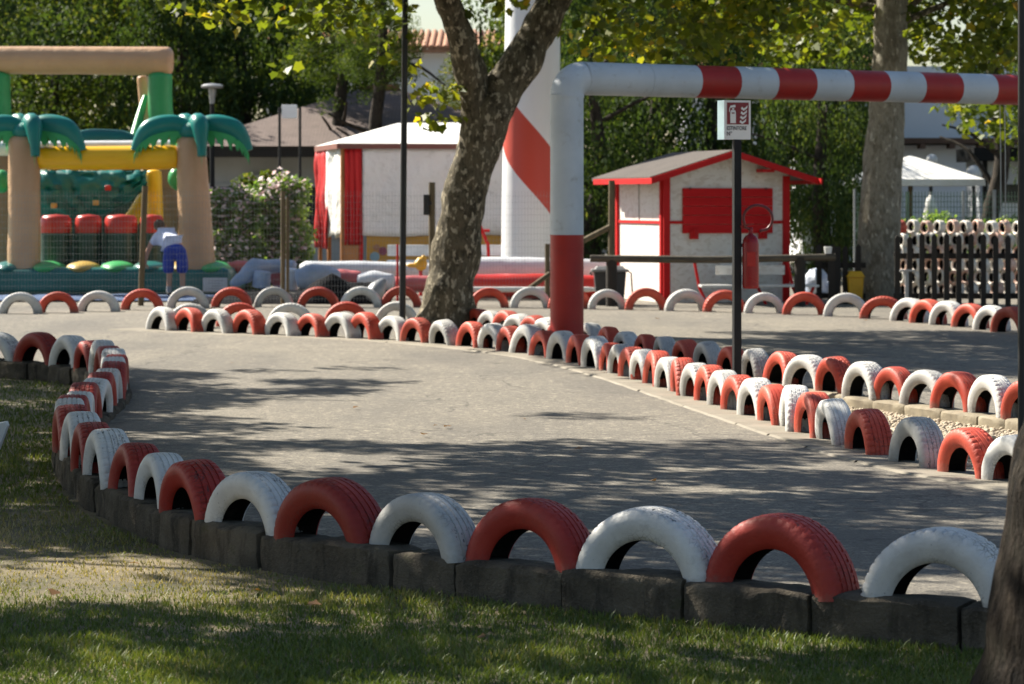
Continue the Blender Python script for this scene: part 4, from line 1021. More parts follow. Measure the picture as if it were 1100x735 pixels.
# ------------------------------------------------------------------ buildings
def gable_win(parent, x, z, w, h, y):
    mb = MB(); 
    for dx, dz, sw_, sh_ in ((-w / 2, 0, .08, h + .16), (w / 2, 0, .08, h + .16), (0, h / 2 + .04, w, .08), (0, -h / 2 - .04, w, .08)): mb.box((x + dx, y - .02, z + dz), (sw_, .06, sh_))
    f = mb.build('window', 'wall_grey', parent, 0); mb = MB(); mb.box((x, y + .02, z), (w, .03, h)); mb.build('pane', 'glass_dark', f, 0)
BY = 65.0; bx0, bx1 = xx(196, BY), xx(600, BY)
b = thing('pavilion', 'low building with brown hipped tile roof and black fascia', 'building', ((bx0 + bx1) / 2, BY, -.17)); bw = (bx1 - bx0); zE = hz(164, BY) + .17; dp = 9.0
mb = MB(); mb.box((0, dp / 2 + .5, zE / 2), (bw - 1.2, dp - 1, zE)); mb.build('wall', 'wall_grey', b, 0)
mb = MB(); mb.box((0, dp / 2, zE + .02), (bw + .2, dp + .4, .22)); mb.build('fascia', 'black_wood', b, 0)
zr = hz(96, BY + 4.5) + .17; hx = bw / 2 + .15
mb = MB(); r_ = 3.9
vs = [(-hx, -.25, zE + .14), (hx, -.25, zE + .14), (hx, dp + .25, zE + .14), (-hx, dp + .25, zE + .14), (-hx + r_, dp / 2, zr), (hx - r_, dp / 2, zr)]
mb.add(vs, [(0, 1, 5, 4), (1, 2, 5), (2, 3, 4, 5), (3, 0, 4), (3, 2, 1, 0)]); mb.build('roof', 'tile_roof', b, 0)
mb = MB()
for i in range(26): mb.tube([(-hx + r_ + i * (2 * hx - 2 * r_) / 26, dp / 2, zr + .02), (-hx + r_ + (i + .96) * (2 * hx - 2 * r_) / 26, dp / 2, zr + .02)], [.12, .10], 10)
mb.build('ridge_tiles', 'terracotta', b, 40)
for x in (-3.2, -1.1): gable_win(b, x, 1.55, 1.3, 1.1, .98)
mb = MB(); mb.box((-bw / 2 + 1.2, .94, .9), (1.5, .06, 1.8)); mb.build('dark_doorway', 'glass_dark', b, 0)
mb = MB(); mb.box((xx(278, BY) - (bx0 + bx1) / 2, .86, 2.1), (.8, .26, .55)); mb.lathe([(.22, 0), (.22, .02), (.05, .03)], 16, 0, Matrix.Translation((xx(278, BY) - (bx0 + bx1) / 2 - .1, .72, 2.1)) @ Matrix.Rotation(R(90), 4, 'X')); mb.build('air_conditioner', 'wall_grey', b, 30)

HY2 = 92.0
b = thing('white_house', 'tall pale house with tiled roof edge behind the leaning tree', 'building', (xx(440, HY2), HY2, -.17)); zt = hz(57, HY2) + .17
mb = MB(); mb.box((0, 4, zt / 2), (9.2, 8, zt)); mb.build('wall', 'wall_white', b, 0)
mb = MB(); mb.box((0, 3.9, zt + .05), (9.6, 8.6, .1)); mb.build('eave', 'terracotta', b, 0)
mb = MB()
for i in range(44): mb.tube([(-4.8 + i * .22, -.38, zt + .14), (-4.8 + i * .22, 4, zt + .9)], .10, 8)
for i in range(44): mb.tube([(-4.8 + i * .22, 8.3, zt + .14), (-4.8 + i * .22, 4, zt + .9)], .10, 8)
mb.build('tile_roof', 'terracotta', b, 50)
for x in (-3, 0, 3):
    for z in (2.2, 4.4): gable_win(b, x, z, 1.1, 1.3, -.0)

RY = 74.0
b = thing('white_house', 'long white house with brown eave behind the parasol', 'building', (xx(1050, RY), RY, -.17)); ze = hz(156, RY) + .17; zt2 = hz(70, RY) + .17
mb = MB(); mb.box((0, 4, ze / 2), (9, 8, ze)); mb.build('wall', 'wall_white', b, 0)
mb = MB(); mb.box((0, 5.2, (ze + zt2) / 2 + .06), (9.2, 6.6, zt2 - ze)); mb.build('upper_wall', 'wall_white', b, 0)
mb = MB(); mb.box((0, .9, ze + .10), (9.6, 3.2, .14)); mb.build('eave', 'wall_ochre', b, 0)
mb = MB()
for i in range(13): mb.box((-4.5 + i * .75, -.45, ze - .04), (.14, .6, .12))
mb.build('rafter_ends', 'wall_ochre', b, 0)
gable_win(b, 1.0, 1.9, 1.0, 1.2, 0); gable_win(b, -2.2, 1.9, 1.0, 1.2, 0)
KY2 = 66.0
b = thing('kiosk', 'grey roofed white kiosk at the right behind the wire fence', 'kiosk', (xx(1090, KY2), KY2, -.17)); zk = hz(168, KY2) + .17
mb = MB(); mb.box((0, 1, zk / 2), (1.6, 2, zk)); mb.build('wall', 'wall_white', b, 0)
mb = MB(); mb.box((0, .9, zk + .04), (2.0, 2.6, .3)); mb.build('roof', 'dark_grey', b, 0)
mb = MB(); mb.box((-.7, -.12, zk / 2), (.1, .1, zk)); mb.build('downpipe', 'dark_grey', b, 0)
mb = MB(); mb.box((.1, -.01, hz(208, KY2) + .17), (1.2, .04, .42)); mb.build('window', 'glass_dark', b, 0)
# house side glimpsed left of the pale trunk
b = thing('white_house', 'small white house glimpsed through leaves left of the pale trunk', 'building', (xx(850, 96), 96, -.17))
mb = MB(); mb.box((0, 3, 2.7), (7, 6, 5.4)); mb.build('wall', 'wall_white', b, 0)
mb = MB(); mb.add([(-3.7, -.3, 5.42), (3.7, -.3, 5.42), (3.7, 6.3, 5.42), (-3.7, 6.3, 5.42), (-3.7, 3, 7), (3.7, 3, 7)], [(0, 1, 5, 4), (2, 3, 4, 5), (1, 2, 5), (3, 0, 4), (3, 2, 1, 0)]); mb.build('roof', 'terracotta', b, 0)
gable_win(b, -1.5, 3.6, 1, 1.3, 0); gable_win(b, 1.5, 3.6, 1, 1.3, 0)

# ------------------------------------------------------------------ the hut
hy = 46.0; HC = Vector((xx(713, hy), hy, 0)); ha = R(16)
hw, hd = 2.12, 2.35
hut = thing('wooden_hut', 'small white chipboard hut with red trim and red shutter', 'hut', (HC.x, HC.y, 0), ha)   # origin: front left corner
ze, zp = hz(187, hy), hz(163, hy) - .03
mb = MB(); mb.prism([(0, -.1), (hw, -.1), (hw, ze), (hw / 2, zp), (0, ze)], 0, hd); mb.build('wall', 'osb', hut, 0)
sl_ = (zp - ze) / (hw / 2); ov = .36; fo = .38
def rz_at(x): return zp - abs(x - hw / 2) * sl_
mb = MB(); th = .05
for sgn in (-1, 1):
    xe = hw / 2 + sgn * (hw / 2 + ov); ps = [(hw / 2, zp + .012), (xe, rz_at(xe) + .012), (xe, rz_at(xe) + .012 + th), (hw / 2, zp + .012 + th)]
    mb.prism(ps if sgn > 0 else ps[::-1], -fo, hd + .3)
mb.build('roof', 'shingle', hut, 0)
mb = MB()
for sgn in (-1, 1):
    xe = hw / 2 + sgn * (hw / 2 + ov + .01)
    ps = [(hw / 2, zp - .055), (xe, rz_at(xe) - .055), (xe, rz_at(xe) + .045), (hw / 2, zp + .045)]
    mb.prism(ps if sgn > 0 else ps[::-1], -fo - .035, -fo - .003)
    mb.box((xe, (hd - fo) / 2, rz_at(xe) + .0), (.03, hd + fo + .3, .09))
mb.build('barge_board', 'trim_red', hut, 0)
def trim(c, d): MB().box(c, d).build('trim_board', 'trim_red', hut, 0, .003)
for x in (.04, hw - .04): trim((x, -.018, ze / 2 - .02), (.11, .05, ze - .02))
for y in (.06, hd - .03): trim((-.018, y, ze / 2 - .03), (.05, .085, ze - .04))
zb_ = hz(239, hy)
trim((.205, -.012, zb_), (.21, .026, .05)); trim((hw - .19, -.012, zb_), (.18, .026, .05)); trim((-.012, hd / 2, zb_), (.026, hd - .18, .05))
mb = MB(); mb.box((-.008, hd * .52, (zb_ + ze) / 2), (.018, .02, ze - zb_ - .06)); mb.build('batten', 'wall_grey', hut, 0)
mb = MB()
sx0, sx1 = .31, hw - .28; z0_, z1_ = hz(251, hy), hz(202, hy); nb = 5; bh = (z1_ - z0_) / nb
for i in range(nb): mb.box(((sx0 + sx1) / 2, -.028, z0_ + bh * (i + .5)), (sx1 - sx0, .035, bh - .006))
sh_ = mb.build('shutter', 'shutter_red', hut, 30, .004)
for x in (sx0 + .18, sx1 - .18):
    mb = MB(); mb.box((x, -.06, z0_ - .02), (.14, .05, .14)); mb.tube([(x, -.09, z0_ - .05), (x, -.09, z0_ + .07)], .022, 8); mb.build('latch', 'trim_red', sh_, 30)
for x in (sx0 + .12, sx1 - .12):
    mb = MB(); mb.tube([(x, -.05, z1_ - .03), (x, -.05, z1_ + .01)], .012, 8); mb.build('hinge', 'dark_grey', sh_, 30)
mb = MB(); mb.box((hw * .78, -.2, rz_at(hw * .78) - .09), (.2, .3, .05)); mb.build('roof_bracket', 'trim_red', hut, 0)

# bench in front of the hut
bc = at(815, 330, 45.2); bench = thing('garden_bench', 'low white bench with slanting red legs before the hut', 'bench', (bc.x, bc.y, 0), R(4))
zs = hz(307, 45.2)
mb = MB()
for i in range(3): mb.box((0, -.13 + i * .13, zs), (1.85, .11, .035))
mb.build('seat', 'white_plastic', bench, 0, .004)
mb = MB()
mb.box((-.1, .24, zs + .24), (1.1, .025, .15))
mb.build('backrest', 'osb', bench, 0, .004)
for x in (-.93, -.0, .55):
    mb = MB(); mb.tube([(x - .05, .23, zs + .36), (x + .02, .2, zs - .03), (x + .14, .1, -.02)], .024, 8); mb.build('leg', 'trim_red', bench, 40)
for x in (.85,):
    mb = MB(); mb.tube([(x, -.15, zs), (x - .13, -.15, -.02)], .024, 8); mb.build('leg', 'trim_red', bench, 40)

# ------------------------------------------------------------------ rail fence before the hut
ry = 44.4
rail = thing('rail_fence', 'dark round rail on posts in front of the hut', 'fence', (xx(634, ry), ry, 0), R(1))
x_end = xx(898, ry) - xx(634, ry); zr_ = hz(278.5, ry)
mb = MB(); mb.tube([(0, 0, zr_ + .01), (x_end * .5, 0, zr_ - .01), (x_end, .02, zr_ + .03)], .057, 14, 0, True, .08); mb.build('rail', 'wood_rail', rail, 60)
for px in (657, 860):
    mb = MB(); x = xx(px, ry) - xx(634, ry); mb.tube([(x, .03, -.1), (x, .03, zr_ + .03)], .085, 14, 0, True, .08); mb.build('post', 'black_wood', rail, 50)
ps = thing('wooden_post', 'tall slim wooden post with a slanting brace left of the hut', 'post', (xx(656.5, 45.4), 45.4, 0))
mb = MB(); mb.tube([(0, 0, -.1), (.01, 0, hz(194, 45.4))], .05, 12, 0, True, .1); mb.build('post', 'wood_weathered', ps, 50)
mb = MB(); mb.tube([(xx(620, 45.4) - xx(656.5, 45.4), 0, hz(262, 45.4)), (-.02, 0, hz(244, 45.4))], .045, 10); mb.build('brace', 'wood_weathered', ps, 50)
bn = thing('litter_bin', 'dark plastic litter bin with grey lid beside the white hut wall', 'bin', (xx(655, 45), 45.0, 0))
mb = MB()
prof = [(.20, .24, .0), (.24, .27, .46)]
def frus(mb, w0, d0, z0, w1, d1, z1, mi=0):
    mb.add([(-w0, -d0, z0), (w0, -d0, z0), (w0, d0, z0), (-w0, d0, z0), (-w1, -d1, z1), (w1, -d1, z1), (w1, d1, z1), (-w1, d1, z1)], [(0, 3, 2, 1), (4, 5, 6, 7), (0, 1, 5, 4), (1, 2, 6, 5), (2, 3, 7, 6), (3, 0, 4, 7)], mi)
zl = hz(292, 45); frus(mb, .21, .2, 0, .25, .25, zl); mb.build('body', 'bin', bn, 0, .02)
mb = MB(); frus(mb, .29, .28, zl, .29, .28, zl + .04); frus(mb, .24, .24, zl + .04, .2, .18, zl + .09); mb.build('lid', 'bin_lid', bn, 0, .01)
mb = MB(); mb.tube([(-.27, -.1, zl + .02), (-.31, -.1, zl - .02), (-.27, -.1, zl - .05)], .015, 8); mb.build('handle', 'black_metal', bn, 40); mb = MB(); mb.tube([(.27, -.1, zl + .02), (.33, -.1, zl - .02), (.36, -.1, .02)], .012, 8); mb.build('handle', 'black_metal', bn, 40)
# cup on the rail, sack and yellow machine beyond
cp = at(890, 274, ry); mb = MB(); mb.lathe([(.05, 0), (.065, .10), (.058, .105), (.045, .02), (0, .02)], 16); o = mb.build('paper_cup', 'white_plastic', None, 40, loc=(cp.x, ry + .07, zr_ + .085)); tag(o, 'white cup standing on the right end of the dark rail', 'cup')
mb = MB(); mb.sph((0, 0, .22), (.2, .25, .26), 18, 12, 0, .35, 4); mb.sph((.12, .1, .12), (.2, .2, .16), 16, 10, 0, .3, 8); sp_ = at(876, 325, 49); o = mb.build('plastic_sack', 'sack', None, 60, loc=(sp_.x, 49, 0)); tag(o, 'white and blue plastic sack on the ground behind the dark rail', 'sack')
yp = thing('yellow_box', 'yellow plastic box half hidden left of the pale trunk', 'box', (xx(912, 46.3), 45.5, 0)); mb = MB(); frus(mb, .10, .12, 0, .13, .14, .42); mb.build('body', 'yellow_plastic', yp, 0, .02); mb = MB(); frus(mb, .15, .16, .42, .09, .1, .52); mb.build('lid', 'yellow_plastic', yp, 0, .015)
ts = thing('metal_stake', 'thin steel stake with a crossbar top before the picket fence', 'stake', (xx(974, 41.5), 41.5, 0)); zt = hz(292, 41.5)
mb = MB(); mb.tube([(0, 0, -.1), (0, 0, zt)], .028, 10); mb.build('stem', 'grey_metal', ts, 50); mb = MB(); mb.box((0, 0, zt + .015), (.2, .06, .03)); mb.build('crossbar', 'grey_metal', ts, 0, .004)

# picket fence
pf = thing('picket_fence', 'dark stained picket fence in front of the white tyre wall', 'fence', (0, 0, 0))
def pick(px0, px1, step, Ya, Yb, top, name=''):
    px = px0
    while px < px1:
        Y = Ya + (Yb - Ya) * (px - px0) / max(1, px1 - px0); mb = MB(); x = xx(px, Y); z1 = hz(top + random.uniform(-2, 2), Y)
        mb.prism([(x - .042, -.1), (x + .042, -.1), (x + .042, z1 - .05), (x, z1), (x - .042, z1 - .05)], Y - .012, Y + .012)
        mb.build('picket', 'black_wood', pf, 0); px += step
pick(964, 1175, 13.2, 44.6, 44.0, 252)
pick(880, 925, 14, 45.6, 45.4, 262)
for pxa, pxb, Ya, py in ((960, 1180, 44.66, 275), (960, 1180, 44.66, 318), (876, 930, 45.66, 285), (876, 930, 45.66, 318)):
    mb = MB(); z = hz(py, Ya); mb.box(((xx(pxa, Ya) + xx(pxb, Ya)) / 2, Ya, z), (xx(pxb, Ya) - xx(pxa, Ya), .035, .085)); mb.build('rail', 'black_wood', pf, 0)
for px, Y, top in ((893, 45.2, 268), (899, 45.5, 265)):
    mb = MB(); mb.box((xx(px, Y), Y - .06, hz(top, Y) / 2), (.10, .08, hz(top, Y))); mb.build('post', 'black_wood', pf, 0)

# the wall of stacked tyres
pw = 48.6; rows = 7; cols = 13
for r_i in range(rows):
    for c_i in range(cols):
        top = r_i == 0
        px = 968 + c_i * 14.1 + (3 if r_i % 2 else 0); z = hz(245 + r_i * 13.2, pw)
        if z < .06: continue
        if px > 1150: continue
        cc = 'tyre_cream'; q = random.random()
        if top and (c_i == 0): cc = 'tyre_red_small'
        elif (top and c_i % 2 == 0) or (not top and q < .36): cc = 'tyre_pink'
        o = bpy.data.objects.new('stacked_tyre', TYF[0]); col.objects.link(o)
        o.location = (xx(px, pw) + random.gauss(0, .008), pw - .02 * r_i + (.12 if top else 0), z + random.gauss(0, .006))
        o.rotation_euler = (R(random.gauss(0, 4)), 0, R(-64 + random.gauss(0, 4))); s = .42 * random.uniform(.95, 1.05); o.scale = (s, s * 1.55, s)
        o.material_slots[0].link = 'OBJECT'; o.material_slots[0].material = M[cc]
        c = bpy.data.objects.new('inner_lining', TYF[1]); col.objects.link(c); c.parent = o
        nm = {'tyre_cream': 'white', 'tyre_pink': 'faded pink', 'tyre_red_small': 'bright red'}[cc]
        tag(o, f'small {nm} tyre in the {["topmost", "second", "third", "fourth", "fifth", "sixth", "bottom"][r_i]} row of the tyre wall', 'tyre', 'small tyres of the tyre wall')

# parasols, wire fence at right
uy = 60.0
pr = thing('parasol', 'open cream parasol in front of the white house', 'parasol', (xx(978, uy), uy, -.1))
ap, eg, bt = hz(167, uy) + .1, hz(193, uy) + .1, hz(200, uy) + .1; hx_ = 1.33
mb = MB(); mb.add([(-hx_, -hx_, eg), (hx_, -hx_, eg), (hx_, hx_, eg), (-hx_, hx_, eg), (0, 0, ap)], [(0, 1, 4), (1, 2, 4), (2, 3, 4), (3, 0, 4)]); mb.build('canopy', 'canvas_roof', pr, 0)
mb = MB()
for a in range(4):
    rm = Matrix.Rotation(R(90 * a), 4, 'Z'); mb.add([(-hx_, -hx_, eg), (hx_, -hx_, eg), (hx_ * 1.01, -hx_ * 1.01, bt), (-hx_ * 1.01, -hx_ * 1.01, bt)], [(0, 1, 2, 3)], 0, rm)
mb.build('valance', 'canvas_white', pr, 0)
mb = MB(); mb.tube([(.0, 0, 0), (.0, 0, ap - .15)], .05, 10); mb.build('pole', 'wood_weathered', pr, 50)
for sx in (-1, 1):
    for sy in (-1, 1): mb = MB(); mb.tube([(.05, 0, ap - .05), (sx * hx_ * .96, sy * hx_ * .96, eg - .03)], .018, 6); mb.build('rib', 'wood_weathered', pr)
pc = thing('closed_parasol', 'folded white parasol under the open cream one', 'parasol', (xx(1000, 58), 58, -.1))
mb = MB(); mb.lathe([(.02, 1.85), (.09, 1.75), (.16, 1.4), (.2, .95), (.17, .75), (.03, .8)], 14); mb.build('folded_canopy', 'canvas_white', pc, 60); mb = MB(); mb.tube([(0, 0, 0), (0, 0, 1.9)], .035, 8); mb.build('pole', 'grey_metal', pc)
tv = hz(171, 63)
pl_ = thing('garden_lamp', 'small round white lamp on a black post above the parasol', 'lamp', (xx(1000, 63), 63, -.1)); mb = MB(); mb.tube([(0, 0, 0), (0, 0, tv)], .04, 8); mb.build('pole', 'black_metal', pl_); mb = MB(); mb.sph((.02, 0, tv + .08), (.13, .13, .13)); mb.build('globe', 'white_plastic', pl_)
pl_ = thing('garden_lamp', 'large round white lamp left of the grey kiosk', 'lamp', (xx(1046, 63), 63, -.1)); tv = hz(190, 63); mb = MB(); mb.tube([(0, 0, 0), (0, 0, tv)], .04, 8); mb.build('pole', 'black_metal', pl_); mb = MB(); mb.sph((0, 0, tv + .16), (.17, .17, .19)); mb.build('globe', 'white_plastic', pl_)

def wire_fence(name, label, P, posts, ztop, dz, dx, rad, mat, postmat, pr_, wires=True):
    t = thing(name, label, 'fence', (0, 0, 0)); L = [Vector(p) for p in P]; s = arc(L)
    mb = MB(); z = .1
    while z <= ztop + .001:
        mb.tube([p + Vector((0, 0, z)) for p in L], rad, 4, 0, False); z += dz
    d = 0
    while d < s[-1]:
        p, tt = along(L, s, d); mb.tube([p + Vector((0, 0, .05)), p + Vector((0, 0, ztop))], rad, 4, 0, False); d += dx
    mb.build('wire_mesh', mat, t, 0)
    for (px, Y, top, r, m_, lean) in posts:
        mb = MB(); zt_ = hz(top, Y); x = xx(px, Y); mb.tube([(x, Y, -.12), (x + lean * .5, Y, zt_ * .5), (x + lean, Y, zt_)], r, 10, 0, True, .06); mb.build('post', m_, t, 50)
    return t
fy = 44.7
wire_fence('wire_fence', 'waist high wire mesh fence before the inflatables with wooden posts', [(xx(-60, fy), fy, 0), (xx(153, fy), fy, 0), (xx(307, fy), fy + .1, 0), (xx(462, 45), 45.2, 0), (xx(612, 45.5), 45.5, 0)],
           [(151, fy - .04, 200, .045, 'wood_weathered', .07), (304, fy + .02, 205, .036, 'wood_weathered', 0), (309, fy + .05, 212, .026, 'wood_weathered', 0), (464, 45.2, 196, .05, 'wood_weathered', 0), (588, 45.4, 262, .04, 'wood_weathered', 0)], hz(205, fy), .10, .05, .0013, 'wire', None, .05)
wire_fence('wire_fence', 'tall green wire fence behind the tyre wall', [(xx(918, 54), 54, 0), (xx(1190, 54), 54, 0)],
           [(918, 54, 203, .022, 'wire', 0), (1035, 54, 205, .03, 'wire', 0), (1068, 54, 204, .035, 'wire', 0), (975, 54, 206, .03, 'wire_green', 0), (1150, 54, 204, .03, 'wire', 0)], hz(206, 54), .10, .06, .006, 'wire_green', None, .03)
mb = MB(); bd = (xx(588, 45.4), 45.4); mb.tube([(xx(566, 45.1), 45.1, hz(312, 45.1)), (xx(606, 45.5), 45.5, hz(283, 45.5))], .04, 8); o = mb.build('wooden_pole', 'wood_weathered', None, 50); tag(o, 'slanting wooden pole leaning left of the red arch column', 'pole')

# ------------------------------------------------------------------ bouncy castle
iy = 49.3
cas = thing('inflatable_castle', 'big tan and teal jungle inflatable with palm fronds and yellow beam', 'inflatable', (xx(110, iy), iy, -.02))
def L(px, py, dy=0): 
    p = at(px, py, iy + dy); return Vector((p.x - xx(110, iy), dy, p.z + .02))
def puff(name, pts, rad, mat, n=20, caps=True):
    mb = MB(); P = smooth_pts(pts, 5); sub = 5
    rr = [float(np.interp(i / sub, range(len(rad)), rad)) for i in range(len(P))]
    if caps:
        k = len(P)
        a, b = P[0], P[-1]; da = (P[0] - P[1]).normalized(); db = (P[-1] - P[-2]).normalized()
        pre = [a + da * rr[0] * .42, a + da * rr[0] * .36, a + da * rr[0] * .2]; pr2 = [rr[0] * .25, rr[0] * .7, rr[0] * .93]
        post_ = [b + db * rr[-1] * .2, b + db * rr[-1] * .36, b + db * rr[-1] * .42]; po2 = [rr[-1] * .93, rr[-1] * .7, rr[-1] * .25]
        P = pre + P + post_; rr = pr2 + rr + po2
    mb.tube(P, rr, n, 0, True, .03)
    return mb.build(name, mat, cas, 60)
u = iy / F
mb = MB(); x0, x1 = L(-70, 0).x, L(247, 0).x; zb = hz(286.5, iy)
mb.box(((x0 + x1) / 2, 2.6, zb / 2), (x1 - x0, 5.2, zb)); o = mb.build('base_cushion', 'teal', cas, 40, .12)
for i, px in enumerate((-28, 10, 50, 88, 125, 160, 196, 228)):
    mb = MB(); c_ = L(px, 290, .35); mb.sph((c_.x, .55, zb - .02), (19 * u, .6, 8 * u), 18, 10); mb.build('floor_bump', ['frond_green', 'teal', 'inf_sand'][[0, 1, 0, 2, 1, 1, 2, 0][i]] if i != 4 else 'frond_green', cas, 60)
for base, top, r0, r1, name in ((26, 26, 18, 17, 0), (212, 205, 20, 15.5, 1)):
    puff('front_column', [L(base, 288, .35), L((base + top) / 2, 220, .35), L(top, 152, .35)], [r0 * u, (r0 + r1) / 2 * u, r1 * u], 'tan')
puff('yellow_beam', [L(45, 170, .4), L(115, 170, .4), L(188, 169, .4)], [12.5 * u, 13 * u, 12.8 * u], 'inf_yellow')
puff('rear_wall_tube', [L(-60, 160, 1.2), L(110, 159, 1.2), L(195, 158, 1.2)], [8 * u] * 3, 'inf_white')
uu = (iy + 4) / F
puff('arch_beam', [L(-60, 65, 4), L(60, 65, 4), L(180, 66, 4)], [15 * uu, 15 * uu, 15.5 * uu], 'tan')
for px in (-2, 172):
    puff('arch_upper_column', [L(px + 2, 138, 4), L(px, 108, 4), L(px, 82, 4)], [14 * uu, 13.2 * uu, 13 * uu], 'inf_green')
    puff('arch_lower_column', [L(px + 14, 296, 4), L(px + 8, 220, 4), L(px + 3, 142, 4)], [17 * uu, 16 * uu, 14 * uu], 'tan_dark')
puff('inner_column', [L(160, 150, 4.6), L(157, 115, 4.6), L(153, 84, 4.6)], [8 * uu, 7.5 * uu, 6 * uu], 'tan')
puff('slide_edge', [L(142, 158, 3.4), L(149, 130, 3.9), L(156, 104, 4.3)], [6 * uu, 5 * uu, 3 * uu], 'inf_green')
puff('rear_roll', [L(58, 153, 3.4), L(95, 148, 3.4), L(130, 149, 3.4), L(145, 152, 3.4)], [6 * uu, 9 * uu, 9 * uu, 6 * uu], 'teal')
puff('yellow_column', [L(168, 292, 2.2), L(167, 240, 2.2), L(165, 186, 2.2)], [9 * u] * 3, 'inf_yellow')
puff('yellow_brace', [L(120, 262, 2.6), L(140, 238, 2.6), L(160, 205, 2.6)], [9 * u, 9 * u, 8 * u], 'inf_yellow')
for px, py in ((2, 195), (190, 192)): 
    mb = MB(); c_ = L(px, py, 1.6); mb.sph(c_, (10 * u, .2, 13 * u)); mb.build('green_ball', 'inf_green', cas, 60)
for px, w_ in ((60, 17), (95, 14.5), (130, 18), (163, 13)):
    c_ = L(px, 291, 1.3); zt_, zm = hz(229, iy + 1.3), hz(249, iy + 1.3)
    mb = MB(); mb.lathe([(w_ * u * .98, zb - .05), (w_ * u * 1.02, (zb + zm) / 2), (w_ * u, zm)], 22); mb.build('bumper_post', 'inf_dark', cas, 60, loc=(c_.x, 1.3, 0))
    mb = MB(); mb.lathe([(w_ * u, zm), (w_ * u * 1.04, zm + .1), (w_ * u * .98, zt_ - .07), (w_ * u * .8, zt_ - .02), (0, zt_)], 22); mb.build('bumper_cap', 'inf_red', cas, 60, loc=(c_.x, 1.3, 0))
# teal net and slide behind
mb = MB(); nx, nz = 26, 10; vs = []
for j in range(nz + 1):
    for i in range(nx + 1):
        px = 38 + (158 - 38) * i / nx; sag = 16 + 34 * (1 - ((i / nx - .38) / .62) ** 2 if i / nx > .38 else 1 - ((.38 - i / nx) / .9) ** 2); py = 184 + (sag) * j / nz
        p = L(px, py, 2.0); p.y += .18 * noise.noise((i * .5, j * .6, 0)) - .15 * math.sin(j / nz * 3.1); vs.append(p)
fs = [(j * (nx + 1) + i, j * (nx + 1) + i + 1, (j + 1) * (nx + 1) + i + 1, (j + 1) * (nx + 1) + i) for j in range(nz) for i in range(nx)]
mb.add(vs, fs); o = mb.build('slide_net', 'teal', cas, 60); sm = o.modifiers.new('thick', 'SOLIDIFY'); sm.thickness = .03
mb = MB(); mb.box(((x0 + x1) / 2 - .5, 4.9, 1.1), (x1 - x0 - 1.4, .5, 2.2)); mb.build('rear_wall', 'inf_dark', cas, 40, .1)
for px, py, m_ in ((58, 221, 'inf_sand'), (103, 218, 'inf_sand'), (116, 202, 'inf_red')):
    mb = MB(); c_ = L(px, py, 1.78); mb.box(c_, (7 * u, .06, 6 * u)); mb.build('pull_tab', m_, cas, 30, .02)
mb = MB(); c_ = L(231, 306, -.02); mb.box((c_.x, -.012, c_.z), (26 * u, .012, 15 * u)); pl_ = mb.build('notice_board', 'sign_white', cas, 0)
for i in range(4):
    mb = MB(); mb.box((c_.x + (-.02 if i % 2 else .02), -.021, c_.z + .07 - i * .045), (.26 - .05 * (i % 3), .003, .012)); mb.build('notice_line', 'wall_grey', pl_, 0)
# palm fronds
def frond(cx, cy, dx, dy_px, up_px, droop, wid, fwd):
    P = [L(cx, cy, .35), L(cx + dx * .32, cy - up_px, .35 + fwd * .3), L(cx + dx * .72, cy - up_px * .45, .35 + fwd * .7), L(cx + dx * .92, cy + droop * .45, .35 + fwd * .9), L(cx + dx, cy + droop, .35 + fwd)]
    pts = smooth_pts(P, 8); n = len(pts); mb = MB(); rr = [wid * u * (.75 + .35 * math.sin(math.pi * min(1, i / n * 1.25))) * (1 - .62 * max(0, i / n - .5)) for i in range(n)]
    mb.tube(pts, rr, 12, 0, True); o = mb.build('palm_frond', 'frond_teal', cas, 60)
    mb = MB()
    for i in range(3, n - 1, 1):
        p = pts[i]; t = (pts[i] - pts[i - 1]).normalized(); l = (12 + 6 * math.sin(i * 1.9)) * u * (1.15 - .4 * i / n); r = rr[i]
        a_ = p + Vector((0, -.02, -r * .6)); 
        for sy in (-.06, .08):
            q = a_ + Vector((0, sy, 0)); mb.add([q - t * r * .5, q + t * r * .5, q + Vector((t.x * .06, sy * .6, -l - r * .3)), q + Vector((0, .035, -l * .2))], [(0, 1, 2), (1, 3, 2), (3, 0, 2), (0, 3, 1)])
    mb.build('fringe', 'frond_green', o, 0)
for cx in (28, 207):
    frond(cx, 141, -62, 0, 8, 21, 9.5, -.15); frond(cx, 141, 60, 0, 8, 21, 9.5, -.1); frond(cx + 2, 138, 8, 0, 7, 30, 9, -.5); frond(cx, 138, -20, 0, 8, 14, 8, .6)
    mb = MB(); c_ = L(cx, 141, .35); mb.sph(c_, (16 * u, .28, 11 * u)); mb.build('palm_heart', 'frond_teal', cas, 60)

# ground sheet under the inflatables
mb = MB(); nx, ny = 40, 8; vs = []
for j in range(ny + 1):
    for i in range(nx + 1):
        x = xx(-60, 46) + (xx(300, 46) - xx(-60, 46)) * i / nx; y = 46.2 + 3 * j / ny; vs.append((x, y, .02 + .045 * abs(noise.noise((x * 1.6, y * 1.6, 2)))))
mb.add(vs, [(j * (nx + 1) + i, j * (nx + 1) + i + 1, (j + 1) * (nx + 1) + i + 1, (j + 1) * (nx + 1) + i) for j in range(ny) for i in range(nx)])
o = mb.build('ground_sheet', 'tarp_blue', None, 60); tag(o, 'crumpled blue ground sheet spread before the jungle inflatable', 'sheet'); sm = o.modifiers.new('thick', 'SOLIDIFY'); sm.thickness = .01

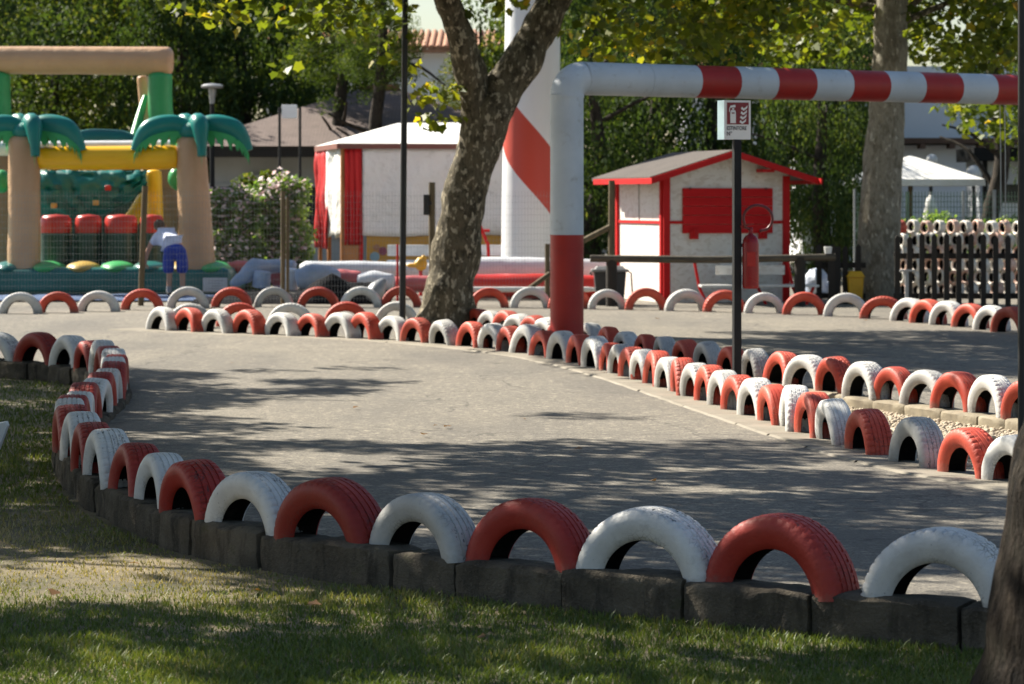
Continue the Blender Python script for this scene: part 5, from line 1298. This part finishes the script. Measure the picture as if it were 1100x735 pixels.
# ------------------------------------------------------------------ deflated inflatables and tarps
def roll(name, label, P, rad, mat, wob=.25, n=18, cat='inflatable', seed=1, squash=1):
    P = [Vector(p) for p in P]; o0 = P[0].copy(); o0.z = 0
    mb = MB(); pts = smooth_pts([p - o0 for p in P], 6); rr = [float(np.interp(i / 6, range(len(rad)), rad)) for i in range(len(pts))]
    rr[0] *= .6; rr[-1] *= .6
    mb.tube(pts, rr, n, 0, True, wob, seed=seed); o = mb.build(name, mat, None, 60, loc=o0); return tag(o, label, cat)
def g(px, py, Y): return at(px, py, Y)
roll('inflatable_tube', 'long pale grey inflatable tube lying before the red curtained stall', [g(322, 291, 50), g(380, 291, 50), g(430, 292, 50), g(472, 293, 50)], [.17, .17, .17, .16], 'inf_white', .06)
roll('deflated_inflatable', 'folded pale blue inflatable slumped beside the teal base', [g(248, 306, 48), g(262, 298, 48.2), g(276, 288, 48.4), g(296, 285, 48.6), g(318, 288, 48.6)], [.05, .12, .16, .14, .1], 'inf_blue', .35, seed=4)
roll('deflated_inflatable', 'pale blue inflatable leg standing beside the thin wooden posts', [g(281, 310, 48.2), g(282, 300, 48.2), g(283, 291, 48.2)], [.16, .15, .14], 'inf_blue', .2, seed=6)
roll('deflated_inflatable', 'grey blue folded block right of the thin wooden posts', [g(310, 312, 48.1), g(311, 300, 48.1), g(312, 288, 48.1)], [.16, .16, .13], 'inf_white', .25, seed=7)
roll('deflated_inflatable', 'pink and white crumpled heap right of the teal base', [g(240, 288, 50.6), g(256, 287, 50.6), g(272, 289, 50.6)], [.1, .14, .1], 'inf_pink', .45, seed=9)
roll('deflated_inflatable', 'round faded red bundle between the pale blue legs', [g(291, 297, 48.9), g(304, 296, 48.9)], [.17, .17], 'inf_pink', .25, seed=11)
roll('deflated_inflatable', 'pale blue roll above the black tarpaulin', [g(318, 300, 47.8), g(335, 297, 47.8), g(352, 297, 47.9), g(362, 299, 48)], [.16, .2, .18, .12], 'inf_blue', .2, seed=12)
roll('deflated_inflatable', 'short pinkish roll right of the pale blue roll', [g(356, 299, 48.3), g(372, 299, 48.3), g(388, 301, 48.3)], [.14, .16, .12], 'inf_pink', .3, seed=14)
roll('deflated_inflatable', 'white folded bundle left of the black pole', [g(384, 304, 47.6), g(402, 302, 47.6), g(424, 304, 47.6)], [.13, .17, .12], 'inf_white', .25, seed=15)
roll('inflatable_tube', 'dull red inflatable tube behind the mottled trunk, left part', [g(418, 307, 47.9), g(440, 305, 47.9), g(470, 305, 47.9)], [.13, .14, .14], 'inf_pink', .15, seed=16)
roll('inflatable_tube', 'long red inflatable tube between trunk and arch column', [g(492, 308, 47.4), g(530, 308, 47.4), g(575, 308, 47.4), g(668, 310, 47.6)], [.2, .21, .21, .2], 'inf_red', .08, seed=17)
roll('inflatable_tube', 'thick white inflatable tube above the long red one', [g(500, 290, 48.4), g(540, 290, 48.4), g(585, 291, 48.4), g(660, 292, 48.6)], [.21, .22, .22, .2], 'inf_white', .06, seed=18)
roll('inflatable_tube', 'thin pale pipe lying in front of the red tube', [g(495, 311, 46.9), g(560, 311, 46.9), g(640, 311, 46.9)], [.045] * 3, 'white_plastic', .03, 10)
def heap(name, label, pxs, prof, Y, dep, mat, seed):
    x0, x1 = xx(pxs[0], Y), xx(pxs[1], Y); nx, ny = 36, 10; mb = MB(); vs = []
    for j in range(ny + 1):
        for i in range(nx + 1):
            f = i / nx; v_ = j / ny; hh = float(np.interp(f, [p[0] for p in prof], [p[1] for p in prof])) * math.sin(math.pi * min(1, v_ * .92 + .04)) ** .7
            x = (x1 - x0) * f; y = dep * v_; vs.append((x, y, max(0.005, hh * (1 + .35 * noise.noise((x * 3 + seed, y * 3, 0)))) if 0 < j < ny else .005))
    mb.add(vs, [(j * (nx + 1) + i, j * (nx + 1) + i + 1, (j + 1) * (nx + 1) + i + 1, (j + 1) * (nx + 1) + i) for j in range(ny) for i in range(nx)])
    o = mb.build(name, mat, None, 50, loc=(x0, Y, 0)); return tag(o, label, 'tarpaulin')
heap('tarpaulin', 'peaked black tarpaulin heap behind the far tyres left of the pole', (300, 418), [(0, .08), (.2, .2), (.46, .54), (.62, .34), (.8, .36), (1, .16)], 45.3, 1.0, 'tarp_black', 3)
heap('tarpaulin', 'flat black tarpaulin behind the far tyres right of the bending person', (205, 330), [(0, .06), (.4, .15), (.7, .13), (1, .12)], 45.3, 1.4, 'tarp_black', 8)
roll('folded_tarpaulin', 'grey pointed tarpaulin fold rising beside the black pole', [g(398, 320, 45.2), g(406, 310, 45.3), g(413, 300, 45.4)], [.15, .11, .04], 'grey_metal', .4, 12, 'tarpaulin', 5)

# spiral column
sy_ = 50.5; sr = 31 * sy_ / F
mb = MB(); mb.tube([(0, 0, 0), (0, 0, 1.5), (.02, 0, 3.5), (.05, 0, 6), (.1, 0, 8.5)], [sr * 1.02, sr, sr * .97, sr * .93, sr * .9], 40, 0, True, .015)
o = mb.build('inflatable_column', 'spiral', None, 60, loc=(xx(570, sy_), sy_, .02)); tag(o, 'tall white inflatable column with a red spiral band', 'inflatable')
mb = MB(); mb.lathe([(sr * 1.25, 0), (sr * 1.3, .25), (sr * 1.2, .5), (sr, .6)], 36); mb.build('base_collar', 'inf_blue', o, 60)

# ------------------------------------------------------------------ carousel stall with red curtains
ty = 53.0; TL = xx(368, ty); TW = 3.9
st = thing('canvas_stall', 'white canvas covered stall with red curtains and ochre base', 'stall', (TL, ty, -.02), R(11))
s_ = ty / F; zt_, zr_ = hz(153, ty), hz(131, ty + 1.5); dpt = 3.2; zbm = hz(250, ty)
mb = MB(); vs = [(-.12, -.12, zt_), (TW, -.12, zt_), (TW, dpt, zt_), (-.12, dpt, zt_), (TW * .32, dpt * .45, zr_), (TW * .68, dpt * .45, zr_ + .02)]
mb.add(vs, [(0, 1, 5, 4), (1, 2, 5), (2, 3, 4, 5), (3, 0, 4)]); mb.add([(-.12, -.12, zt_ - .10), (TW, -.12, zt_ - .10), (TW, -.12, zt_), (-.12, -.12, zt_)], [(0, 1, 2, 3)], 1)
mb.add([(-.12, dpt, zt_ - .10), (-.12, -.12, zt_ - .10), (-.12, -.12, zt_), (-.12, dpt, zt_)], [(0, 1, 2, 3)], 1)
mb.build('roof', ['canvas_roof', 'brown_trim'], st, 0)
def cloth(name, x0, y0, x1, y1, zlo, zhi, folds, amp, mat, seed=0, sag=0):
    mb = MB(); nx, nz = 60, 14; vs = []; d = Vector((x1 - x0, y1 - y0, 0)); nn = Vector((d.y, -d.x, 0)).normalized()
    for j in range(nz + 1):
        for i in range(nx + 1):
            f, v_ = i / nx, j / nz; a = amp * math.sin(f * folds * 6.28 + seed) * (1.1 - .6 * v_) + amp * 1.5 * noise.noise((f * 4 + seed, v_ * 3, 0)); p = Vector((x0, y0, 0)) + d * f + nn * a; vs.append((p.x, p.y, zlo + (zhi - zlo) * v_ + sag * math.sin(f * 9 + seed) * (1 - v_)))
    mb.add(vs, [(j * (nx + 1) + i, j * (nx + 1) + i + 1, (j + 1) * (nx + 1) + i + 1, (j + 1) * (nx + 1) + i) for j in range(nz) for i in range(nx)])
    o = mb.build(name, mat, st, 70); sm = o.modifiers.new('thick', 'SOLIDIFY'); sm.thickness = .008; return o
zh = zt_ - .08
cloth('curtain', .03, -.04, .34, -.06, hz(262, ty), zh, 3, .025, 'curtain_red', 1)
cloth('canvas_wall', -.02, .06, -.05, 1.7, hz(254, ty), zh, 1.5, .04, 'canvas_white', 2, .04)
cloth('curtain', -.05, 1.5, -.07, dpt, hz(268, ty), zh, 4, .05, 'curtain_red', 4)
cloth('canvas_wall', .36, -.05, TW, -.05, hz(252, ty), zh, 3.2, .034, 'canvas_white', 3, .02)
mb = MB(); mb.box((TW / 2 + .2, .05, zbm / 2 - .02), (TW - .5, .06, zbm)); yb = mb.build('ochre_base', 'panel_yellow', st, 0)
for px, py, m_, r in ((403, 276, 'panel_blue', .09), (412, 270, 'panel_plum', .08), (405, 266, 'terracotta', .06)):
    mb = MB(); mb.lathe([(0, 0), (r, 0), (r, .006), (0, .008)], 18, 0, Matrix.Translation(((px - 368) * s_, .012, hz(py, ty) + .02)) @ Matrix.Rotation(R(90), 4, 'X')); mb.build('painted_dot', m_, yb, 0)
for x, y in ((.0, -.02), (.345, -.0), (TW - .05, 0), (0, dpt), (-.03, 1.65)):
    mb = MB(); mb.box((x, y + .03, zt_ / 2 - .05), (.07, .07, zt_ - .05)); mb.build('frame_post', 'trim_red' if x == .345 else 'wood_orange', st, 0)
mb = MB(); mb.box((.17, .02, .5), (.26, .05, 1.0)); mb.build('timber_panel', 'wood_orange', st, 0)
bb = thing('white_bench', 'long white bench in front of the ochre stall base', 'bench', (xx(500, 51.6), 51.6, -.02)); mb = MB(); z_ = hz(268, 51.6); w_ = xx(548, 51.6) - xx(416, 51.6)
mb.box((-.3, .14, z_), (w_, .04, .2)); mb.build('backrest', 'white_plastic', bb, 0, .01); mb = MB(); mb.box((-.3, -.06, z_ - .2), (w_, .36, .05)); mb.build('seat', 'inf_blue', bb, 0, .01)
for x in (-w_ / 2 - .2, w_ / 2 - .4): mb = MB(); mb.box((x, -.02, (z_ - .2) / 2), (.06, .34, z_ - .22)); mb.build('leg', 'trim_red', bb, 0)
yt = thing('spring_rider', 'small yellow play figure with red stem left of the mottled trunk', 'toy', (xx(452, 49.2), 49.2, 0)); mb = MB(); zc = hz(284, 49.2); mb.sph((0, 0, zc), (.11, .09, .11), 16, 10, 0, .3, 2); mb.sph((-.13, 0, zc - .02), (.12, .05, .04)); mb.sph((.05, 0, zc + .1), (.05, .05, .06)); mb.build('body', 'yellow_plastic', yt, 60); mb = MB(); mb.tube([(0, 0, 0), (0, 0, zc - .05)], .03, 8); mb.build('stem', 'trim_red', yt)
for px, lab in ((507, 'thin red stake right of the mottled trunk'), (427, 'thin red stake beside the black pole')):
    mb = MB(); mb.tube([(0, 0, -.05), (0, 0, hz(262, 47))], .02, 8); o = mb.build('red_stake', 'trim_red', None, 50, loc=(xx(px, 46.8), 46.8, 0)); tag(o, lab, 'stake')
mb = MB()
mb.tube([(xx(511, 49), 49, hz(232, 49)), (xx(524, 49), 49, hz(262, 49)), (xx(528, 49), 49, -.02)], .03, 8); mb.tube([(xx(505, 49.2), 49.2, hz(248, 49)), (xx(526, 49.2), 49.2, hz(248, 49))], .025, 8); o = mb.build('tube_stand', 'trim_red', None, 50); tag(o, 'bent red tube stand right of the mottled trunk', 'stand')
spk = at(457, 220, 45.9); mb = MB(); mb.box((0, 0, 0), (.09, .08, .32)); mb.box((.06, .0, .02), (.05, .05, .05)); o = mb.build('black_box', 'black_metal', None, 0, .01, loc=(xx(458, 45.16), 45.16, spk.z)); tag(o, 'narrow black box fixed high on the wooden fence post', 'box')

# street lamp, goal like poles with a panel
ly = 60.0; zl = hz(92, ly)
sl2 = thing('street_lamp', 'grey street lamp with a flat round head beside the palm fronds', 'lamp', (xx(228, ly), ly, -.1))
mb = MB(); mb.tube([(0, 0, 0), (0, 0, zl - .25)], [.06, .045], 12); mb.build('pole', 'dark_grey', sl2, 50)
mb = MB(); mb.lathe([(.05, zl - .28), (.055, zl - .22), (.085, zl + .04), (.07, zl + .04), (.03, zl - .2)], 18); mb.build('lamp_cone', 'grey_metal', sl2, 50)
mb = MB(); mb.lathe([(0, zl + .04), (.22, zl + .05), (.235, zl + .09), (.17, zl + .13), (0, zl + .15)], 24); mb.build('lamp_disc', 'grey_metal', sl2, 50)
ny_ = 58.0; nb_ = thing('panel_frame', 'two slim black poles holding a small pale panel', 'sign', (xx(311, ny_), ny_, -.1))
for dx in (-.20, .21): mb = MB(); mb.tube([(dx, 0, 0), (dx, 0, hz(110, ny_))], .028, 10); mb.build('pole', 'black_metal', nb_, 50)
mb = MB(); mb.box((0, -.03, hz(120, ny_) + .1), (.31, .03, .27)); mb.build('panel', 'wall_white', nb_, 0, .01)

# white plank end at the left edge of the lawn
wp = at(-6, 468, 17.5); mb = MB(); mb.prism([(-.5, -.02), (.075, .075), (.085, .05), (.03, -.10), (-.5, -.14)], -.04, .04); o = mb.build('white_board', 'white_plastic', None, 0, .004, loc=(xx(-6, 17.5), 17.5, hz(466, 17.5))); tag(o, 'white board edge poking in at the left over the lawn', 'board')
mb = MB(); mb.box((-.3, 0, (-.17 - hz(466, 17.5)) / 2 - .05), (.05, .05, hz(466, 17.5) + .17)); mb.build('board_leg', 'wood_weathered', o, 0)

# ------------------------------------------------------------------ person bending over the inflatable
def skin_mesh(name, verts, edges, radii, mat, parent, root=0, sub=2, loc=None):
    me = bpy.data.meshes.new(name); me.from_pydata(verts, edges, []); o = bpy.data.objects.new(name, me); col.objects.link(o)
    o.parent = parent; me.materials.append(M[mat])
    sk_ = o.modifiers.new('skin', 'SKIN'); sk_.use_smooth_shade = True
    for i, r in enumerate(radii):
        rr = r if isinstance(r, tuple) else (r, r); me.skin_vertices[0].data[i].radius = rr; me.skin_vertices[0].data[i].use_root = i == root
    s = o.modifiers.new('sub', 'SUBSURF'); s.levels = sub; s.render_levels = sub
    return o
py_ = 48.4
pe = thing('person', 'person in white shirt and blue shorts bending over before the inflatable', 'person', (xx(188, py_), py_, .03))
V = [(0, 0, .80), (-.04, .10, .92), (-.10, .26, 1.02), (-.15, .40, 1.08), (-.17, .49, 1.12), (-.165, .56, 1.17), (-.16, .60, 1.25),        # 0-6 pelvis, waist, chest, shoulders, neck, head low, head
     (.10, 0, .74), (.115, .03, .42), (.13, 0, .08), (.135, .12, .04),                                                                   # 7-10 right leg
     (-.10, 0, .74), (-.10, .04, .42), (-.10, 0, .08), (-.10, .12, .04),                                                                 # 11-14 left leg
     (-.32, .38, 1.03), (-.44, .44, .80), (-.50, .58, .62), (-.51, .64, .56),                                                            # 15-18 left arm
     (.01, .43, 1.04), (.0, .56, .82), (-.10, .72, .64), (-.13, .78, .58)]                                                               # 19-22 right arm
E = [(0, 1), (1, 2), (2, 3), (3, 4), (4, 5), (5, 6), (0, 7), (7, 8), (8, 9), (9, 10), (0, 11), (11, 12), (12, 13), (13, 14), (3, 15), (15, 16), (16, 17), (17, 18), (3, 19), (19, 20), (20, 21), (21, 22)]
Rr = [.125, .12, .13, .12, .055, .075, .09, .085, .058, .04, .035, .085, .058, .04, .035, .052, .042, .033, .03, .052, .042, .033, .03]
def lean(p):
    x, y, z = p
    if z > .85: x -= (z - .85) * .38 + .02; z = .85 + (z - .85) * .80
    return (x, y, z)
V = [lean(p) if i < 7 else (p[0] - .07, p[1], p[2] - .05) if i >= 15 else p for i, p in enumerate(V)]
body = skin_mesh('body', V, E, Rr, 'skin', pe)
for hx, hy_, hz_, sg_ in ((-.58, .64, .51, -1), (-.20, .78, .53, 1)):
    for k in range(5):
        a = (k - 2) * .018; mb = MB(); l = (.05, .075, .085, .078, .06)[k]
        if k == 0: P = [(hx, hy_, hz_), (hx + sg_ * -.035, hy_ + .02, hz_ - .02), (hx + sg_ * -.045, hy_ + .045, hz_ - .04)]
        else: P = [(hx + a, hy_, hz_ - .01), (hx + a * 1.3, hy_ + l * .6, hz_ - .04), (hx + a * 1.3, hy_ + l * .8, hz_ - .075)]
        mb.tube(P, [.010, .009, .007], 8); mb.build('finger', 'skin', body, 60)
sV = [(0, 0, .765), (-.03, .08, .89), (-.065, .18, .965), (-.10, .27, 1.01), (-.14, .36, 1.04), (-.165, .43, 1.06), (-.28, .35, 1.03), (-.36, .40, .90), (.01, .39, 1.03), (.015, .50, .90)]
sV = [lean(p) if i < 6 else (p[0] - .07, p[1], p[2] - .05) for i, p in enumerate(sV)]
skin_mesh('shirt', sV, [(0, 1), (1, 2), (2, 3), (3, 4), (4, 5), (4, 6), (6, 7), (4, 8), (8, 9)], [.172, .165, .155, .146, .115, .07, .082, .07, .082, .07], 'shirt', pe, 2)
hV = [(-.01, .03, .86), (0, 0, .79), (.105, 0, .70), (.12, .02, .50), (.122, .02, .36), (-.105, 0, .70), (-.112, .02, .50), (-.115, .02, .36)]
skin_mesh('shorts', hV, [(0, 1), (1, 2), (2, 3), (3, 4), (1, 5), (5, 6), (6, 7)], [.15, .16, .12, .112, .11, .12, .112, .11], 'shorts', pe, 1)
mb = MB(); mb.sph(lean((-.16, .585, 1.262)), (.098, .108, .10), 18, 12, 0, .08, 3); mb.build('hair', 'hair', pe, 60)
for x in (-.10, .133):
    mb = MB(); mb.sph((x, .06, .035), (.05, .13, .05), 14, 8); mb.build('shoe', 'shoe', pe, 60)
    mb = MB(); mb.tube([(x, 0, .06), (x, 0, .16)], .047, 12); mb.build('sock', 'sock', pe, 60)
for s_x in (-1, 1):
    mb = MB(); mb.sph(tuple(Vector(lean((-.16, .60, 1.215))) + Vector((s_x * .095, 0, 0))), (.014, .026, .034), 10, 8); mb.build('ear', 'skin', body, 60)
mb = MB(); mb.sph(lean((-.16, .70, 1.20)), (.016, .022, .026), 10, 8); mb.build('nose', 'skin', body, 60)
